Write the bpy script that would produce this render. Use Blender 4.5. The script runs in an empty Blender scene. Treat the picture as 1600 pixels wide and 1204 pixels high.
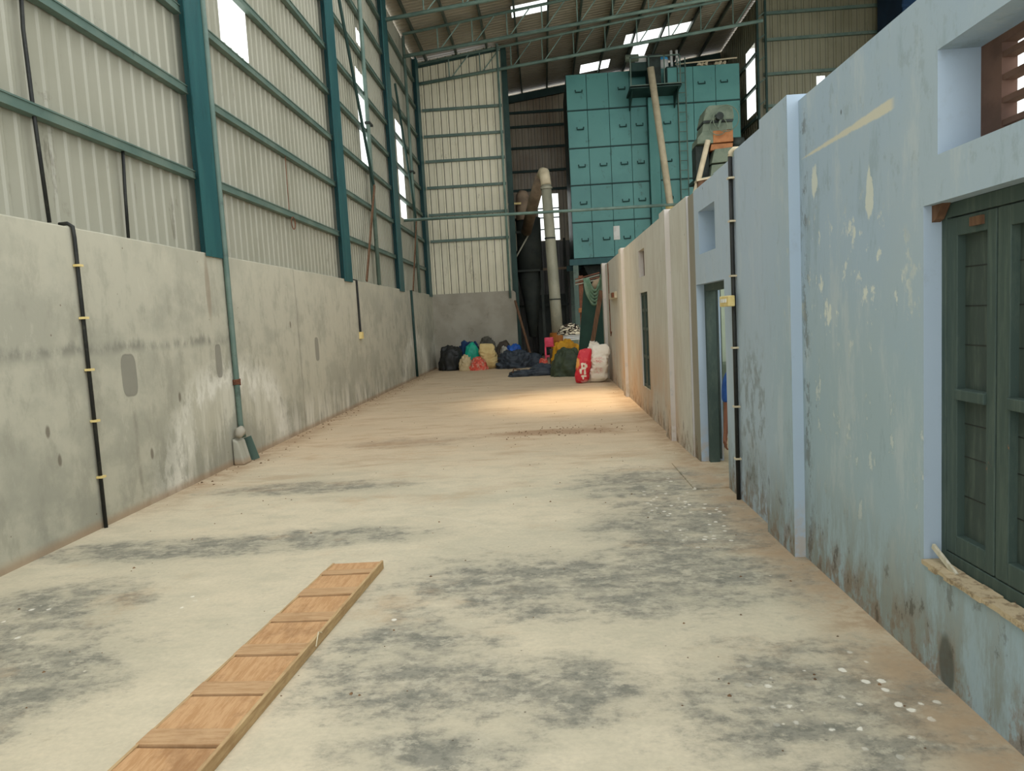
import bpy, bmesh, math, random
from mathutils import Vector, Matrix, noise as mnoise
random.seed(7)
S = bpy.context.scene
C = S.collection
PI = math.pi

# ------------------------------------------------------------------ camera
def cam_axes(yaw, pitch, roll):
    cy, sy = math.cos(yaw), math.sin(yaw)
    f0 = Vector((-sy, cy, 0)); r0 = Vector((cy, sy, 0)); u0 = Vector((0, 0, 1))
    cp, sp = math.cos(pitch), math.sin(pitch)
    f = f0*cp - u0*sp; u = u0*cp + f0*sp
    cr, sr = math.cos(roll), math.sin(roll)
    return r0*cr + u*sr, u*cr - r0*sr, f
cd = bpy.data.cameras.new('camera'); cam = bpy.data.objects.new('camera', cd); C.objects.link(cam)
r_, u_, f_ = cam_axes(.0495, .0925, -.0546)
cam.matrix_world = Matrix(((r_.x, u_.x, -f_.x, 0), (r_.y, u_.y, -f_.y, 0), (r_.z, u_.z, -f_.z, 1.65), (0, 0, 0, 1)))
cd.sensor_width = 36; cd.lens = 36*1118.1/1600; cd.clip_end = 200; cd.clip_start = .05
S.camera = cam

# ------------------------------------------------------------------ light and exposure
w = bpy.data.worlds.new('sky'); S.world = w; w.use_nodes = True
bg = w.node_tree.nodes['Background']; bg.inputs[0].default_value = (.97, .985, 1, 1); bg.inputs[1].default_value = 1.0
S.view_settings.view_transform = 'Standard'; S.view_settings.look = 'None'
S.view_settings.gamma = 1; S.view_settings.use_curve_mapping = False
S.view_settings.exposure = 1.1

def lamp(name, typ, loc, target, energy, col, **k):
    d = bpy.data.lights.new(name, typ); d.energy = energy; d.color = col
    for a, b in k.items(): setattr(d, a, b)
    o = bpy.data.objects.new(name, d); C.objects.link(o); o.location = loc
    o.rotation_euler = (Vector(target)-Vector(loc)).to_track_quat('-Z', 'Y').to_euler()
    return o
# added spot lamp standing in for the warm light patch on the far floor
lamp('floor_patch_spot', 'SPOT', (.2, 13.0, 10.8), (.75, 14.0, 0), 2900, (1, .76, .50), spot_size=math.radians(27), spot_blend=1, shadow_soft_size=.8)
# ------------------------------------------------------------------ material tools
def lin(c):
    c = c/255
    return c/12.92 if c <= .04045 else ((c+.055)/1.055)**2.4
def rgb(r, g, b): return (lin(r), lin(g), lin(b), 1)

class E:
    """a float socket with arithmetic"""
    def __init__(s, nt, k): s.nt = nt; s.k = k
    def op(s, o, b=None, c=None, clamp=False):
        n = s.nt.nodes.new('ShaderNodeMath'); n.operation = o; n.use_clamp = clamp
        for i, v in enumerate((s, b, c)):
            if v is None: continue
            if isinstance(v, E): s.nt.links.new(v.k, n.inputs[i])
            else: n.inputs[i].default_value = v
        return E(s.nt, n.outputs[0])
    def __add__(s, b): return s.op('ADD', b)
    def __sub__(s, b): return s.op('SUBTRACT', b)
    def __mul__(s, b): return s.op('MULTIPLY', b)
    def __truediv__(s, b): return s.op('DIVIDE', b)
    def abs(s): return s.op('ABSOLUTE')
    def sqrt(s): return s.op('SQRT')
    def max(s, b): return s.op('MAXIMUM', b)
    def min(s, b): return s.op('MINIMUM', b)
    def inv(s): return s.op('MULTIPLY_ADD', -1., 1.)
    def fract(s): return s.op('FRACT')
    def sm(s, a, b, lo=0., hi=1.):
        n = s.nt.nodes.new('ShaderNodeMapRange'); n.interpolation_type = 'SMOOTHSTEP'
        s.nt.links.new(s.k, n.inputs[0])
        flip = a > b
        if flip: a, b, lo, hi = b, a, hi, lo
        n.inputs[1].default_value = a; n.inputs[2].default_value = b; n.inputs[3].default_value = lo; n.inputs[4].default_value = hi
        return E(s.nt, n.outputs[0])

class Mat:
    def __init__(s, name, rough=.8, metal=0., spec=.3):
        s.m = bpy.data.materials.new(name); s.m.use_nodes = True; s.nt = s.m.node_tree
        s.b = s.nt.nodes['Principled BSDF']
        s.b.inputs['Roughness'].default_value = rough; s.b.inputs['Metallic'].default_value = metal
        s.b.inputs['Specular IOR Level'].default_value = spec
        g = s.nt.nodes.new('ShaderNodeNewGeometry'); s.P = g.outputs['Position']
        sp = s.nt.nodes.new('ShaderNodeSeparateXYZ'); s.nt.links.new(s.P, sp.inputs[0])
        s.x, s.y, s.z = (E(s.nt, sp.outputs[i]) for i in range(3))
        s.colr = None
    def local(s):
        t = s.nt.nodes.new('ShaderNodeTexCoord'); sp = s.nt.nodes.new('ShaderNodeSeparateXYZ')
        s.nt.links.new(t.outputs['Object'], sp.inputs[0])
        s.P = t.outputs['Object']; s.x, s.y, s.z = (E(s.nt, sp.outputs[i]) for i in range(3)); return s
    def noise(s, scale, sc=(1, 1, 1), detail=4, rough=.55, off=(0, 0, 0)):
        mp = s.nt.nodes.new('ShaderNodeMapping'); mp.inputs['Scale'].default_value = sc; mp.inputs['Location'].default_value = off
        s.nt.links.new(s.P, mp.inputs[0])
        n = s.nt.nodes.new('ShaderNodeTexNoise'); s.nt.links.new(mp.outputs[0], n.inputs['Vector'])
        n.inputs['Scale'].default_value = scale; n.inputs['Detail'].default_value = detail; n.inputs['Roughness'].default_value = rough
        return E(s.nt, n.outputs[0])
    def voro(s, scale, sc=(1, 1, 1)):
        mp = s.nt.nodes.new('ShaderNodeMapping'); mp.inputs['Scale'].default_value = sc
        s.nt.links.new(s.P, mp.inputs[0])
        n = s.nt.nodes.new('ShaderNodeTexVoronoi'); s.nt.links.new(mp.outputs[0], n.inputs['Vector']); n.inputs['Scale'].default_value = scale
        return E(s.nt, n.outputs['Distance']), E(s.nt, n.outputs['Color'])
    def blob(s, a, b, ca, cb, ra, rb, nz=None, amt=.5, soft=.35):
        d = (((a-ca)/ra)*((a-ca)/ra) + ((b-cb)/rb)*((b-cb)/rb)).sqrt()
        if nz is not None: d = d + (nz-.5)*(2*amt)
        return d.sm(1+soft, 1-soft)
    def base(s, c): s.colr = c; return s
    def mix(s, fac, c):
        n = s.nt.nodes.new('ShaderNodeMix'); n.data_type = 'RGBA'
        if isinstance(fac, E): s.nt.links.new(fac.k, n.inputs[0])
        else: n.inputs[0].default_value = fac
        if isinstance(s.colr, tuple): n.inputs[6].default_value = s.colr
        else: s.nt.links.new(s.colr, n.inputs[6])
        n.inputs[7].default_value = c
        s.colr = n.outputs[2]; return s
    def bump(s, h, strength=.3, dist=.01):
        n = s.nt.nodes.new('ShaderNodeBump'); n.inputs['Strength'].default_value = strength; n.inputs['Distance'].default_value = dist
        s.nt.links.new(h.k, n.inputs['Height']); s.nt.links.new(n.outputs[0], s.b.inputs['Normal']); return s
    def done(s):
        if isinstance(s.colr, tuple): s.b.inputs['Base Color'].default_value = s.colr
        else: s.nt.links.new(s.colr, s.b.inputs['Base Color'])
        return s.m

def paint(name, c, c2=None, scale=3., rough=.6, metal=0., spec=.3, dirt=None, dirt_amt=.35, sc=(1, 1, 1), bump=.15, bscale=40):
    m = Mat(name, rough, metal, spec); m.base(rgb(*c))
    n = m.noise(scale, sc)
    if c2: m.mix(n.sm(.4, .65), rgb(*c2))
    if dirt:
        d = m.noise(scale*2.7, sc, 6, .7, (5, 3, 1)); m.mix(d.sm(.56, .72)*dirt_amt, rgb(*dirt))
    if bump: m.bump(m.noise(bscale, (1, 1, 1), 3), bump, .004)
    return m.done()

MT = {}
MT['teal'] = paint('teal_paint', (36, 82, 84), (44, 92, 92), 1.5, .45, dirt=(30, 45, 38), dirt_amt=.5, sc=(3, 3, .6))
MT['girt'] = paint('faded_teal_paint', (86, 108, 98), (102, 120, 108), 2, .5, dirt=(56, 62, 54), dirt_amt=.5)
MT['darkteal'] = paint('dark_teal_paint', (32, 58, 52), (42, 68, 62), 2, .55, dirt=(28, 32, 28))
MT['truss'] = paint('pale_teal_paint', (118, 142, 130), (98, 122, 112), 2, .5, dirt=(55, 70, 60))
MT['purlin'] = paint('grey_green_steel', (66, 78, 68), (80, 90, 78), 2, .5, dirt=(40, 45, 38))
MT['black'] = paint('black_conduit', (32, 34, 32), (44, 46, 42), 5, .5, dirt=(90, 88, 76), dirt_amt=.3)
MT['pvc'] = paint('cream_pipe', (206, 194, 164), (190, 178, 148), 4, .5, dirt=(140, 125, 100))
MT['yellow'] = paint('yellowed_plastic', (224, 204, 140), (210, 188, 120), 9, .5, dirt=(150, 125, 70))
MT['wood'] = paint('weathered_brown_wood', (112, 84, 62), (90, 66, 48), 6, .8, sc=(5, 5, .6), dirt=(60, 44, 34))
MT['palewood'] = paint('pale_stick_wood', (196, 192, 172), (178, 172, 148), 6, .8, sc=(5, 5, 1))
MT['ductgrey'] = paint('grey_duct_metal', (140, 140, 122), (154, 152, 132), 2, .5, .1, dirt=(90, 82, 66), sc=(2, 2, 1))
MT['ductbrown'] = paint('dusty_duct', (146, 128, 106), (120, 104, 86), 2, .7, dirt=(70, 58, 46))
MT['dark'] = paint('shade_dark_steel', (42, 48, 44), (52, 56, 50), 2, .75, dirt=(26, 26, 22), dirt_amt=.7)  # far bay's shade worked into this dark steel colour
MT['concrete'] = paint('grey_concrete', (162, 157, 142), (148, 143, 128), 1.2, .9, dirt=(96, 90, 80))
MT['drum'] = paint('orange_brown_drum', (150, 92, 34), (136, 80, 30), 4, .6, dirt=(90, 58, 28))
MT['orange'] = paint('orange_paint', (168, 112, 66), (148, 96, 54), 5, .55, dirt=(110, 66, 34), dirt_amt=.6)
MT['machine'] = paint('dusty_green_machine', (112, 124, 106), (94, 108, 92), 4, .7, dirt=(74, 76, 62), dirt_amt=.5)
MT['machdark'] = paint('dark_machine', (52, 62, 58), (40, 46, 42), 4, .7)
MT['white'] = paint('white_enamel', (222, 224, 218), (206, 208, 200), 4, .4)
MT['rust'] = paint('rusty_rod', (120, 76, 54), (98, 64, 46), 8, .8, dirt=(190, 150, 120))
MT['skin'] = paint('brown_skin', (122, 80, 58), (112, 72, 52), 8, .6, bump=.05)
MT['hair'] = paint('black_hair', (24, 20, 18), (34, 28, 24), 20, .6)
MT['blueshirt'] = paint('blue_shirt_cloth', (38, 78, 140), (32, 66, 124), 8, .9)
MT['trousers'] = paint('dark_trousers_cloth', (52, 50, 54), (44, 42, 46), 8, .9)
MT['navy'] = paint('navy_paint', (14, 42, 70), (18, 50, 80), 2, .5)

# frosted daylight sheet: lets most of the sky through
m = Mat('translucent_roof_sheet'); nt = m.nt; nt.nodes.remove(m.b)
tr = nt.nodes.new('ShaderNodeBsdfTransparent'); tr.inputs[0].default_value = (.95, .97, .95, 1)
tl = nt.nodes.new('ShaderNodeBsdfTranslucent'); tl.inputs[0].default_value = (.85, .88, .85, 1)
mx = nt.nodes.new('ShaderNodeMixShader'); mx.inputs[0].default_value = .15
nt.links.new(tr.outputs[0], mx.inputs[1]); nt.links.new(tl.outputs[0], mx.inputs[2]); nt.links.new(mx.outputs[0], nt.nodes['Material Output'].inputs[0])
MT['sheetlight'] = m.m

# ---- floor
m = Mat('stained_concrete_floor', .62, 0, .35); m.base(rgb(210, 198, 170))
big = m.noise(.55, (.8, 1.3, 1), 6, .6); fine = m.noise(1.7, (.8, 1.5, 1), 10, .7, (3, 7, 0)); mid = m.noise(3.4, (.9, 1.3, 1), 10, .72, (8, 1, 0)); grain = m.noise(38, (1, 1, 1), 5, .6)
hi = m.noise(14, (.9, 1.2, 1), 8, .75, (2, 6, 0))
m.mix(big.sm(.40, .64)*.65, rgb(184, 178, 154))
m.mix(mid.sm(.44, .66)*.5, rgb(178, 172, 148))
m.mix(fine.sm(.5, .68)*.55, rgb(218, 206, 178))
X, Y = m.x, m.y
g = None
for (cx, cy, rx, ry) in ((.3, 4.35, 1.3, .5), (1.05, 5.2, .65, 1.1), (1.1, 2.85, .6, .5), (-.1, 3.05, .5, .25), (-3.0, 5.35, 1.0, .25), (-.75, 3.35, .4, .5), (-.5, 2.6, .35, .15),
                         (.9, 6.9, .6, .6), (-2.0, 9.9, .8, .35), (-1.9, 5.5, .8, .2), (-2.6, 7.3, .9, .25), (-2.9, 3.2, .6, .6), (-3.2, 4.2, .5, .4)):
    b = m.blob(X, Y, cx, cy, rx, ry, mid, 1.3, .55); g = b if g is None else g.max(b)
m.mix(g*mid.sm(.74, .40)*.95, rgb(134, 132, 118))
m.mix(g*hi.sm(.54, .42)*mid.sm(.64, .42)*.75, rgb(108, 108, 96))
m.mix(g*m.noise(7, (1, 1.3, 1), 9, .75).sm(.50, .62)*.6, rgb(200, 192, 168))
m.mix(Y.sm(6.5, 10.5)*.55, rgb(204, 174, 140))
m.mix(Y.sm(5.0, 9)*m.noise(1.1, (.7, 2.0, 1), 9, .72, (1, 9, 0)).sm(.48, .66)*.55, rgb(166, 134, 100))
m.mix(m.noise(.9, (1, 1.3, 1), 8, .7, (9, 2, 0)).sm(.55, .72)*.4, rgb(180, 146, 106))
m.mix(hi.sm(.58, .68)*.25, rgb(150, 136, 108)); m.mix(hi.sm(.40, .30)*.3, rgb(222, 212, 184))
edge = (X-1.6).abs().sm(.45, .05).max((X+4.0).abs().sm(.55, .08)*Y.sm(5.5, 8))
m.mix(edge*mid.sm(.3, .6)*.75, rgb(158, 130, 98))
m.mix(m.blob(X, Y, .1, 10.2, 1.0, .25, mid, 1.4, .5)*.6, rgb(140, 104, 72))
ring = ((((X+1.6)/1.3)*((X+1.6)/1.3)+((Y-5.0)/1.1)*((Y-5.0)/1.1)).sqrt()-1+(mid-.5)*.05).abs()
m.mix(ring.sm(.02, .0)*Y.sm(5.3, 5.8)*X.sm(-1.9, -1.2)*.4, rgb(216, 208, 184))
vd, vc = m.voro(19, (1, .9, 1)); vd = vd+(hi-.5)*1.0
sp = None
for (cx, cy, rx, ry) in ((-2.3, 4.25, .2, .17), (-3.25, 3.95, .25, .3), (-.98, 3.85, .12, .12), (1.2, 2.95, .35, .4), (-.9, 4.6, .05, .05), (1.1, 6.0, .3, 1.2)):
    b = m.blob(X, Y, cx, cy, rx, ry, mid, .7, .4); sp = b if sp is None else sp.max(b)
m.mix(sp*vd.sm(.36, .22)*vc.sm(.68, .74)*.85, rgb(238, 234, 218))
v2, c2 = m.voro(16); m.mix((v2+(hi-.5)*.1).sm(.10, .05)*c2.sm(.80, .84)*.8, rgb(78, 66, 50))
v3, c3 = m.voro(11.3); m.mix((v3+(hi-.5)*.15).sm(.10, .05)*c3.sm(.84, .88)*.7, rgb(228, 222, 202))
m.mix(grain.sm(.3, .7)*.12, rgb(110, 104, 88))
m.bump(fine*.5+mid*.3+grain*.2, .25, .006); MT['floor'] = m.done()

# ---- left concrete wall
m = Mat('stained_cement_wall', .85); m.base(rgb(184, 181, 162))
Y, Z = m.y, m.z
n1 = m.noise(1.1, (1, 1, 1.3), 7, .62); n2 = m.noise(4, (1, 1, .5), 7, .7, (2, 2, 2)); n3 = m.noise(2.0, (1, 2.0, .25), 6, .65, (4, 1, 1))
m.mix(n1.sm(.44, .62)*.7, rgb(158, 157, 141))
m.mix(n2.sm(.48, .66)*.6, rgb(152, 150, 134)); m.mix(n2.sm(.42, .3)*.4, rgb(200, 197, 178))
m.mix(Z.sm(1.9, 2.6)*.35, rgb(190, 187, 166))
m.mix(Z.sm(.9, .1)*n1.sm(.35, .6)*.6, rgb(146, 146, 132))
m.mix((Z-1.58-(n2-.5)*.18).abs().sm(.09, .0)*Y.sm(9.2, 8.6)*n2.sm(.35, .6)*.75, rgb(126, 126, 114))
for (cy, ry, rz, st) in ((8.95, 1.75, 1.25, 1.), (21.9, 2.0, 1.35, .9), (26.5, 1.5, 1.4, .7)):
    d = (((Y-cy)/ry)*((Y-cy)/ry)+((Z+.12)/rz)*((Z+.12)/rz)).sqrt()+(n2-.5)*.9+(n1-.5)*.5
    m.mix((d-1.0).abs().sm(.26, .0)*n2.sm(.36, .58)*st*.9, rgb(224, 222, 208))
    m.mix(d.sm(1.0, .85)*n3.sm(.42, .6)*st*.65, rgb(212, 210, 194))
    m.mix(d.sm(.62, .42)*.6, rgb(138, 138, 124))
m.mix((d*0+Z).sm(.75, .1)*Y.sm(10, 11.5)*Y.sm(19, 16)*n3.sm(.46, .6)*.8, rgb(216, 213, 198))
for (cy, cz, ry, rz) in ((6.7, 1.31, .12, .2), (8.61, 1.33, .08, .2), (12.43, 1.31, .1, .2)):
    d = ((Y-cy)/ry).abs().op('POWER', 4.)+((Z-cz)/rz).abs().op('POWER', 4.)+(n2-.5)
    m.mix(d.sm(1.25, .8)*.8, rgb(128, 126, 114)); m.mix((d-1.0).abs().sm(.3, .0)*.4, rgb(104, 102, 92))
m.mix(m.blob(Y, Z, 8.5, 2.2, .06, .35, n2, .4)*.6, rgb(142, 128, 108))
m.mix(((Y-6.72).abs().sm(.06, .0)*Z.sm(1.1, .9)*n2.sm(.4, .6))*.4, rgb(128, 124, 110))
m.mix((Y-11.55-(n1-.5)*.2).abs().sm(.05, .0)*.45, rgb(128, 124, 112))
for (cy, cz) in ((11.2, 1.75), (19.0, 1.6), (22.6, 1.55), (5.6, .7), (6.05+.9, .5), (7.6, 1.0), (5.5, .95)):
    m.mix(m.blob(Y, Z, cy, cz, .025, .05, n2, .9)*.7, rgb(96, 86, 72))
vd, vc = m.voro(6, (1, 1, 1)); m.mix(vd.sm(.07, .03)*vc.sm(.7, .75)*.8, rgb(110, 98, 82))
m.mix((Z-.02).sm(.09, .0)*.6, rgb(160, 130, 98))
m.bump(n1+n2*.5+m.noise(30)*.15, .35, .015); MT['leftwall'] = m.done()

# ---- right painted wall
m = Mat('blue_limewash_wall', .8); m.base(rgb(158, 178, 192))
Y, Z = m.y, m.z
n1 = m.noise(1.0, (1, 1, .8), 6, .6); n2 = m.noise(3.2, (1, 1.6, .45), 8, .7, (2, 5, 2)); n3 = m.noise(9, (1, 1, .6), 6, .7)
m.mix(n1.sm(.42, .62)*.6, rgb(164, 180, 186))
m.mix(Z.sm(2.1, 1.0)*.5, rgb(150, 172, 174))
m.mix(n2.sm(.52, .66)*.5, rgb(184, 194, 194))
m.mix(n2.sm(.44, .33)*.45, rgb(134, 152, 158))
m.mix(n3.sm(.56, .66)*.3, rgb(126, 138, 136))
m.mix(Y.sm(4.5, 5.4)*.45, rgb(178, 192, 206))
m.mix(Y.sm(7.6, 8.1), rgb(198, 197, 186))
m.mix(Y.sm(7.6, 8.1)*n2.sm(.42, .62)*.6, rgb(180, 176, 162))
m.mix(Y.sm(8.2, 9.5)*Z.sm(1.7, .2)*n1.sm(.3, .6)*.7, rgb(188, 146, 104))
m.mix(((Y-7.86)).abs().sm(.17, .13)*.9, rgb(132, 126, 108))
m.mix(Z.sm(.75, .1)*n2.sm(.4, .58)*Y.sm(8.3, 7.5)*.7, rgb(122, 124, 108))
m.mix(Z.sm(.35, .02)*n3.sm(.46, .56)*.65, rgb(128, 106, 82))
m.mix(Z.sm(.7, .15)*n3.sm(.58, .66)*.6, rgb(66, 60, 50))
# pale putty streak and flakes
zz = (Z-2.53).abs()-((Y-4.62)*(-.022)+(n3-.5)*.03)
m.mix(zz.sm(.008, -.004)*Y.sm(3.40, 3.46)*Y.sm(4.62, 4.55)*.85, rgb(206, 202, 178))
for (cy, cz, ry, rz) in ((4.38, 2.34, .06, .13), (3.68, 2.17, .05, .13), (3.85, 2.0, .025, .05)):
    m.mix(m.blob(Y, Z, cy, cz, ry*.7, rz*.8, n3, 1.6, .15)*.8, rgb(208, 212, 196))
m.mix(m.blob(Y, Z, 4.0, 1.75, .75, .35, n2, .7)*n3.sm(.56, .62)*.8, rgb(212, 216, 202))
m.mix(m.blob(Y, Z, 3.7, 1.1, .9, .7, n2, .7)*n3.sm(.6, .66)*.6, rgb(206, 214, 206))
m.mix(m.blob(Y, Z, 2.99, .1, .06, .12, n3, .5, .2)*.85, rgb(84, 86, 78))
m.mix(m.blob(Y, Z, 5.7, .75, .4, .6, n2, .8)*n3.sm(.45, .6)*.5, rgb(104, 106, 92))
vd, vc = m.voro(7, (1, 1, .6)); m.mix(vd.sm(.08, .03)*vc.sm(.72, .76)*.8, rgb(70, 70, 64))
m.mix((Y-4.56).abs().sm(.10, .0)*n3.sm(.5, .56)*.6, rgb(92, 94, 88))
m.bump(n1+n2*.6+m.noise(26)*.12, .4, .012); MT['rightwall'] = m.done()

m = Mat('pale_blue_reveal', .75); m.base(rgb(164, 182, 196)); n2 = m.noise(6, detail=7, rough=.7)
m.mix(m.y.sm(7.8, 8.1)*.85, rgb(206, 196, 184))
m.mix(n2.sm(.55, .7)*.35, rgb(146, 158, 166)); m.mix(m.z.sm(.5, .05)*n2.sm(.4, .55)*.7, rgb(178, 166, 148))
m.bump(n2, .3, .006); MT['reveal'] = m.done()
m = Mat('crumbly_sill', .9); m.base(rgb(186, 170, 138)); n2 = m.noise(12, detail=7, rough=.75)
m.mix(n2.sm(.5, .6)*.7, rgb(122, 104, 78)); m.bump(n2, .8, .02); MT['sill'] = m.done()

# ---- sheet metal
def sheet_mat(name, c, c2, grime, seam=None, ga=.5, axis='y', rough=.42):
    m = Mat(name, rough, 0, .5); m.base(rgb(*c))
    A = m.y if axis == 'y' else m.x
    n = m.noise(.6, detail=5); m.mix(n.sm(.4, .65), rgb(*c2))
    d = m.noise(5, (1, 1, .22) if axis == 'y' else (1, 1, .3), 8, .75, (2, 2, 2)); m.mix(d.sm(.60, .70)*ga, rgb(*grime))
    d2 = m.noise(1.4, detail=7, rough=.75, off=(7, 7, 7)); m.mix(d2.sm(.60, .74)*ga, rgb(*grime))
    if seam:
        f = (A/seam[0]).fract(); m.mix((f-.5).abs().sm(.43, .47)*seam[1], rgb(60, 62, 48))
    return m.done()
MT['clad_l'] = sheet_mat('ribbed_cream_sheet', (160, 159, 142), (150, 149, 131), (84, 78, 60), None, .55)
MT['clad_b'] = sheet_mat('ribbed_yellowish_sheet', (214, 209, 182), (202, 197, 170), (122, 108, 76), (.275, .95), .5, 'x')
MT['clad_f'] = sheet_mat('brownish_ribbed_sheet', (160, 148, 124), (140, 124, 100), (74, 58, 42), (.275, .8), .5, 'x')
MT['clad_d'] = sheet_mat('shaded_grey_sheet', (84, 84, 76), (70, 70, 62), (44, 40, 34), (.14, .5), .5, 'x')  # lower far wall sheets, colour darkened to carry the shade there
MT['clad_r'] = sheet_mat('olive_ribbed_sheet', (130, 128, 104), (118, 116, 92), (70, 68, 52), (.275, .6), .4, 'x')
MT['roof'] = sheet_mat('roof_sheet', (158, 150, 130), (142, 134, 114), (66, 62, 50), None, .5, 'y', .5)

# ---- dryer paint
m = Mat('dryer_teal_paint', .42, 0, .45); m.base(rgb(84, 146, 140))
n = m.noise(.7, detail=5); m.mix(n.sm(.4, .65)*.7, rgb(72, 132, 128)); d = m.noise(3, (1, 1, .6), 8, .75, (3, 1, 5)); m.mix(d.sm(.57, .66)*.55, rgb(50, 80, 74))
m.mix(d.sm(.36, .28)*.4, rgb(96, 138, 130)); MT['dryer'] = m.done()
MT['dryerdark'] = paint('dryer_seam_paint', (28, 62, 60), (34, 70, 66), 2, .5)

# ---- plank timber
def timber(name, c, c2, sc, knots=.5):
    m = Mat(name, .75); m.base(rgb(*c)); n = m.noise(9, sc, 8, .7); m.mix(n.sm(.4, .62), rgb(*c2))
    k = m.noise(3.5, (1, .8, 1), 6, .7, (3, 3, 3)); m.mix(k.sm(.50, .66)*knots, rgb(130, 92, 58)); m.mix(k.sm(.40, .3)*.3, rgb(196, 170, 130))
    m.bump(n, .3, .004); return m.done()
MT['board'] = timber('orange_plank_wood', (198, 158, 114), (180, 138, 94), (6, .7, 1))
MT['cleat'] = timber('pale_cleat_wood', (190, 156, 116), (174, 138, 98), (.8, 7, 1), .25)
MT['rail'] = timber('pale_rail_wood', (192, 164, 120), (172, 142, 100), (6, .6, 6), .3)
m = Mat('green_shutter_wood', .6); m.base(rgb(58, 70, 64)); n = m.noise(8, (1, 3, .35), 8, .75); m.mix(n.sm(.45, .65)*.7, rgb(80, 92, 82))
m.mix(n.sm(.38, .28)*.7, rgb(46, 54, 50)); k = m.noise(5, (1, 1, .6), 7, .75, (1, 8, 4)); m.mix(k.sm(.66, .70)*.8, rgb(150, 112, 76)); m.bump(n, .4, .004); MT['shutter'] = m.done()
m = Mat('shutter_frame_wood', .6); m.base(rgb(60, 76, 70)); n = m.noise(8, (1, 4, .3), 8, .75); m.mix(n.sm(.45, .65)*.7, rgb(80, 94, 84))
k = m.noise(4, (1, 1, .5), 7, .75, (1, 2, 6)); m.mix(k.sm(.66, .70)*.9, rgb(178, 112, 66)); m.mix(m.y.sm(3.05, 2.6)*k.sm(.60, .63)*.6, rgb(170, 104, 60)); m.bump(n, .4, .004); MT['shutframe'] = m.done()
MT['louvre'] = paint('brown_louvre_wood', (104, 80, 68), (86, 66, 56), 5, .8, dirt=(80, 58, 46))
MT['roomwall'] = paint('pale_green_room_wall', (188, 200, 178), (176, 188, 166), 2, .8, dirt=(140, 148, 128))

# ------------------------------------------------------------------ mesh tools
def B(): return bmesh.new()
def box(bm, x0, x1, y0, y1, z0, z1, rot=None):
    vs = [bm.verts.new((x, y, z)) for x in (x0, x1) for y in (y0, y1) for z in (z0, z1)]
    for f in ((0, 1, 3, 2), (4, 6, 7, 5), (0, 4, 5, 1), (2, 3, 7, 6), (0, 2, 6, 4), (1, 5, 7, 3)):
        bm.faces.new([vs[i] for i in f])
    return bm
def beam(bm, a, b, w, h, up=(0, 0, 1)):
    a, b = Vector(a), Vector(b); d = (b-a).normalized(); s = d.cross(Vector(up))
    if s.length < 1e-4: s = d.cross(Vector((1, 0, 0)))
    s.normalize(); u = s.cross(d).normalized(); vs = []
    for p in (a, b):
        for i, j in ((-1, -1), (1, -1), (1, 1), (-1, 1)): vs.append(bm.verts.new(p+s*(i*w/2)+u*(j*h/2)))
    for k in range(4): bm.faces.new((vs[k], vs[(k+1) % 4], vs[4+(k+1) % 4], vs[4+k]))
    bm.faces.new(vs[3::-1]); bm.faces.new(vs[4:8]); return bm
def tube(bm, pts, r, n=12, closed=False):
    pts = [Vector(p) for p in pts]; rings = []; N = len(pts); prev = None
    for i, p in enumerate(pts):
        a = pts[i-1] if (i > 0 or closed) else p; b = pts[(i+1) % N] if (i < N-1 or closed) else p
        d = (b-a).normalized()
        if prev is None:
            s = d.cross(Vector((0, 0, 1)))
            if s.length < .05: s = d.cross(Vector((1, 0, 0)))
        else: s = prev-d*prev.dot(d)
        s.normalize(); prev = s; t = d.cross(s); rr = r[i] if isinstance(r, (list, tuple)) else r
        rings.append([bm.verts.new(p+(s*math.cos(2*PI*k/n)+t*math.sin(2*PI*k/n))*rr) for k in range(n)])
    for i in range(N if closed else N-1):
        A, Bq = rings[i], rings[(i+1) % N]
        for k in range(n): bm.faces.new((A[k], A[(k+1) % n], Bq[(k+1) % n], Bq[k]))
    if not closed: bm.faces.new(rings[0][::-1]); bm.faces.new(rings[-1])
    return bm
def prism(bm, poly, axis, a0, a1):
    """poly = list of 2D points in the plane across the axis"""
    def P(q, a): return {'x': (a, q[0], q[1]), 'y': (q[0], a, q[1]), 'z': (q[0], q[1], a)}[axis]
    A = [bm.verts.new(P(q, a0)) for q in poly]; Bv = [bm.verts.new(P(q, a1)) for q in poly]; n = len(poly)
    for k in range(n): bm.faces.new((A[k], A[(k+1) % n], Bv[(k+1) % n], Bv[k]))
    bm.faces.new(A[::-1]); bm.faces.new(Bv); return bm

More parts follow.
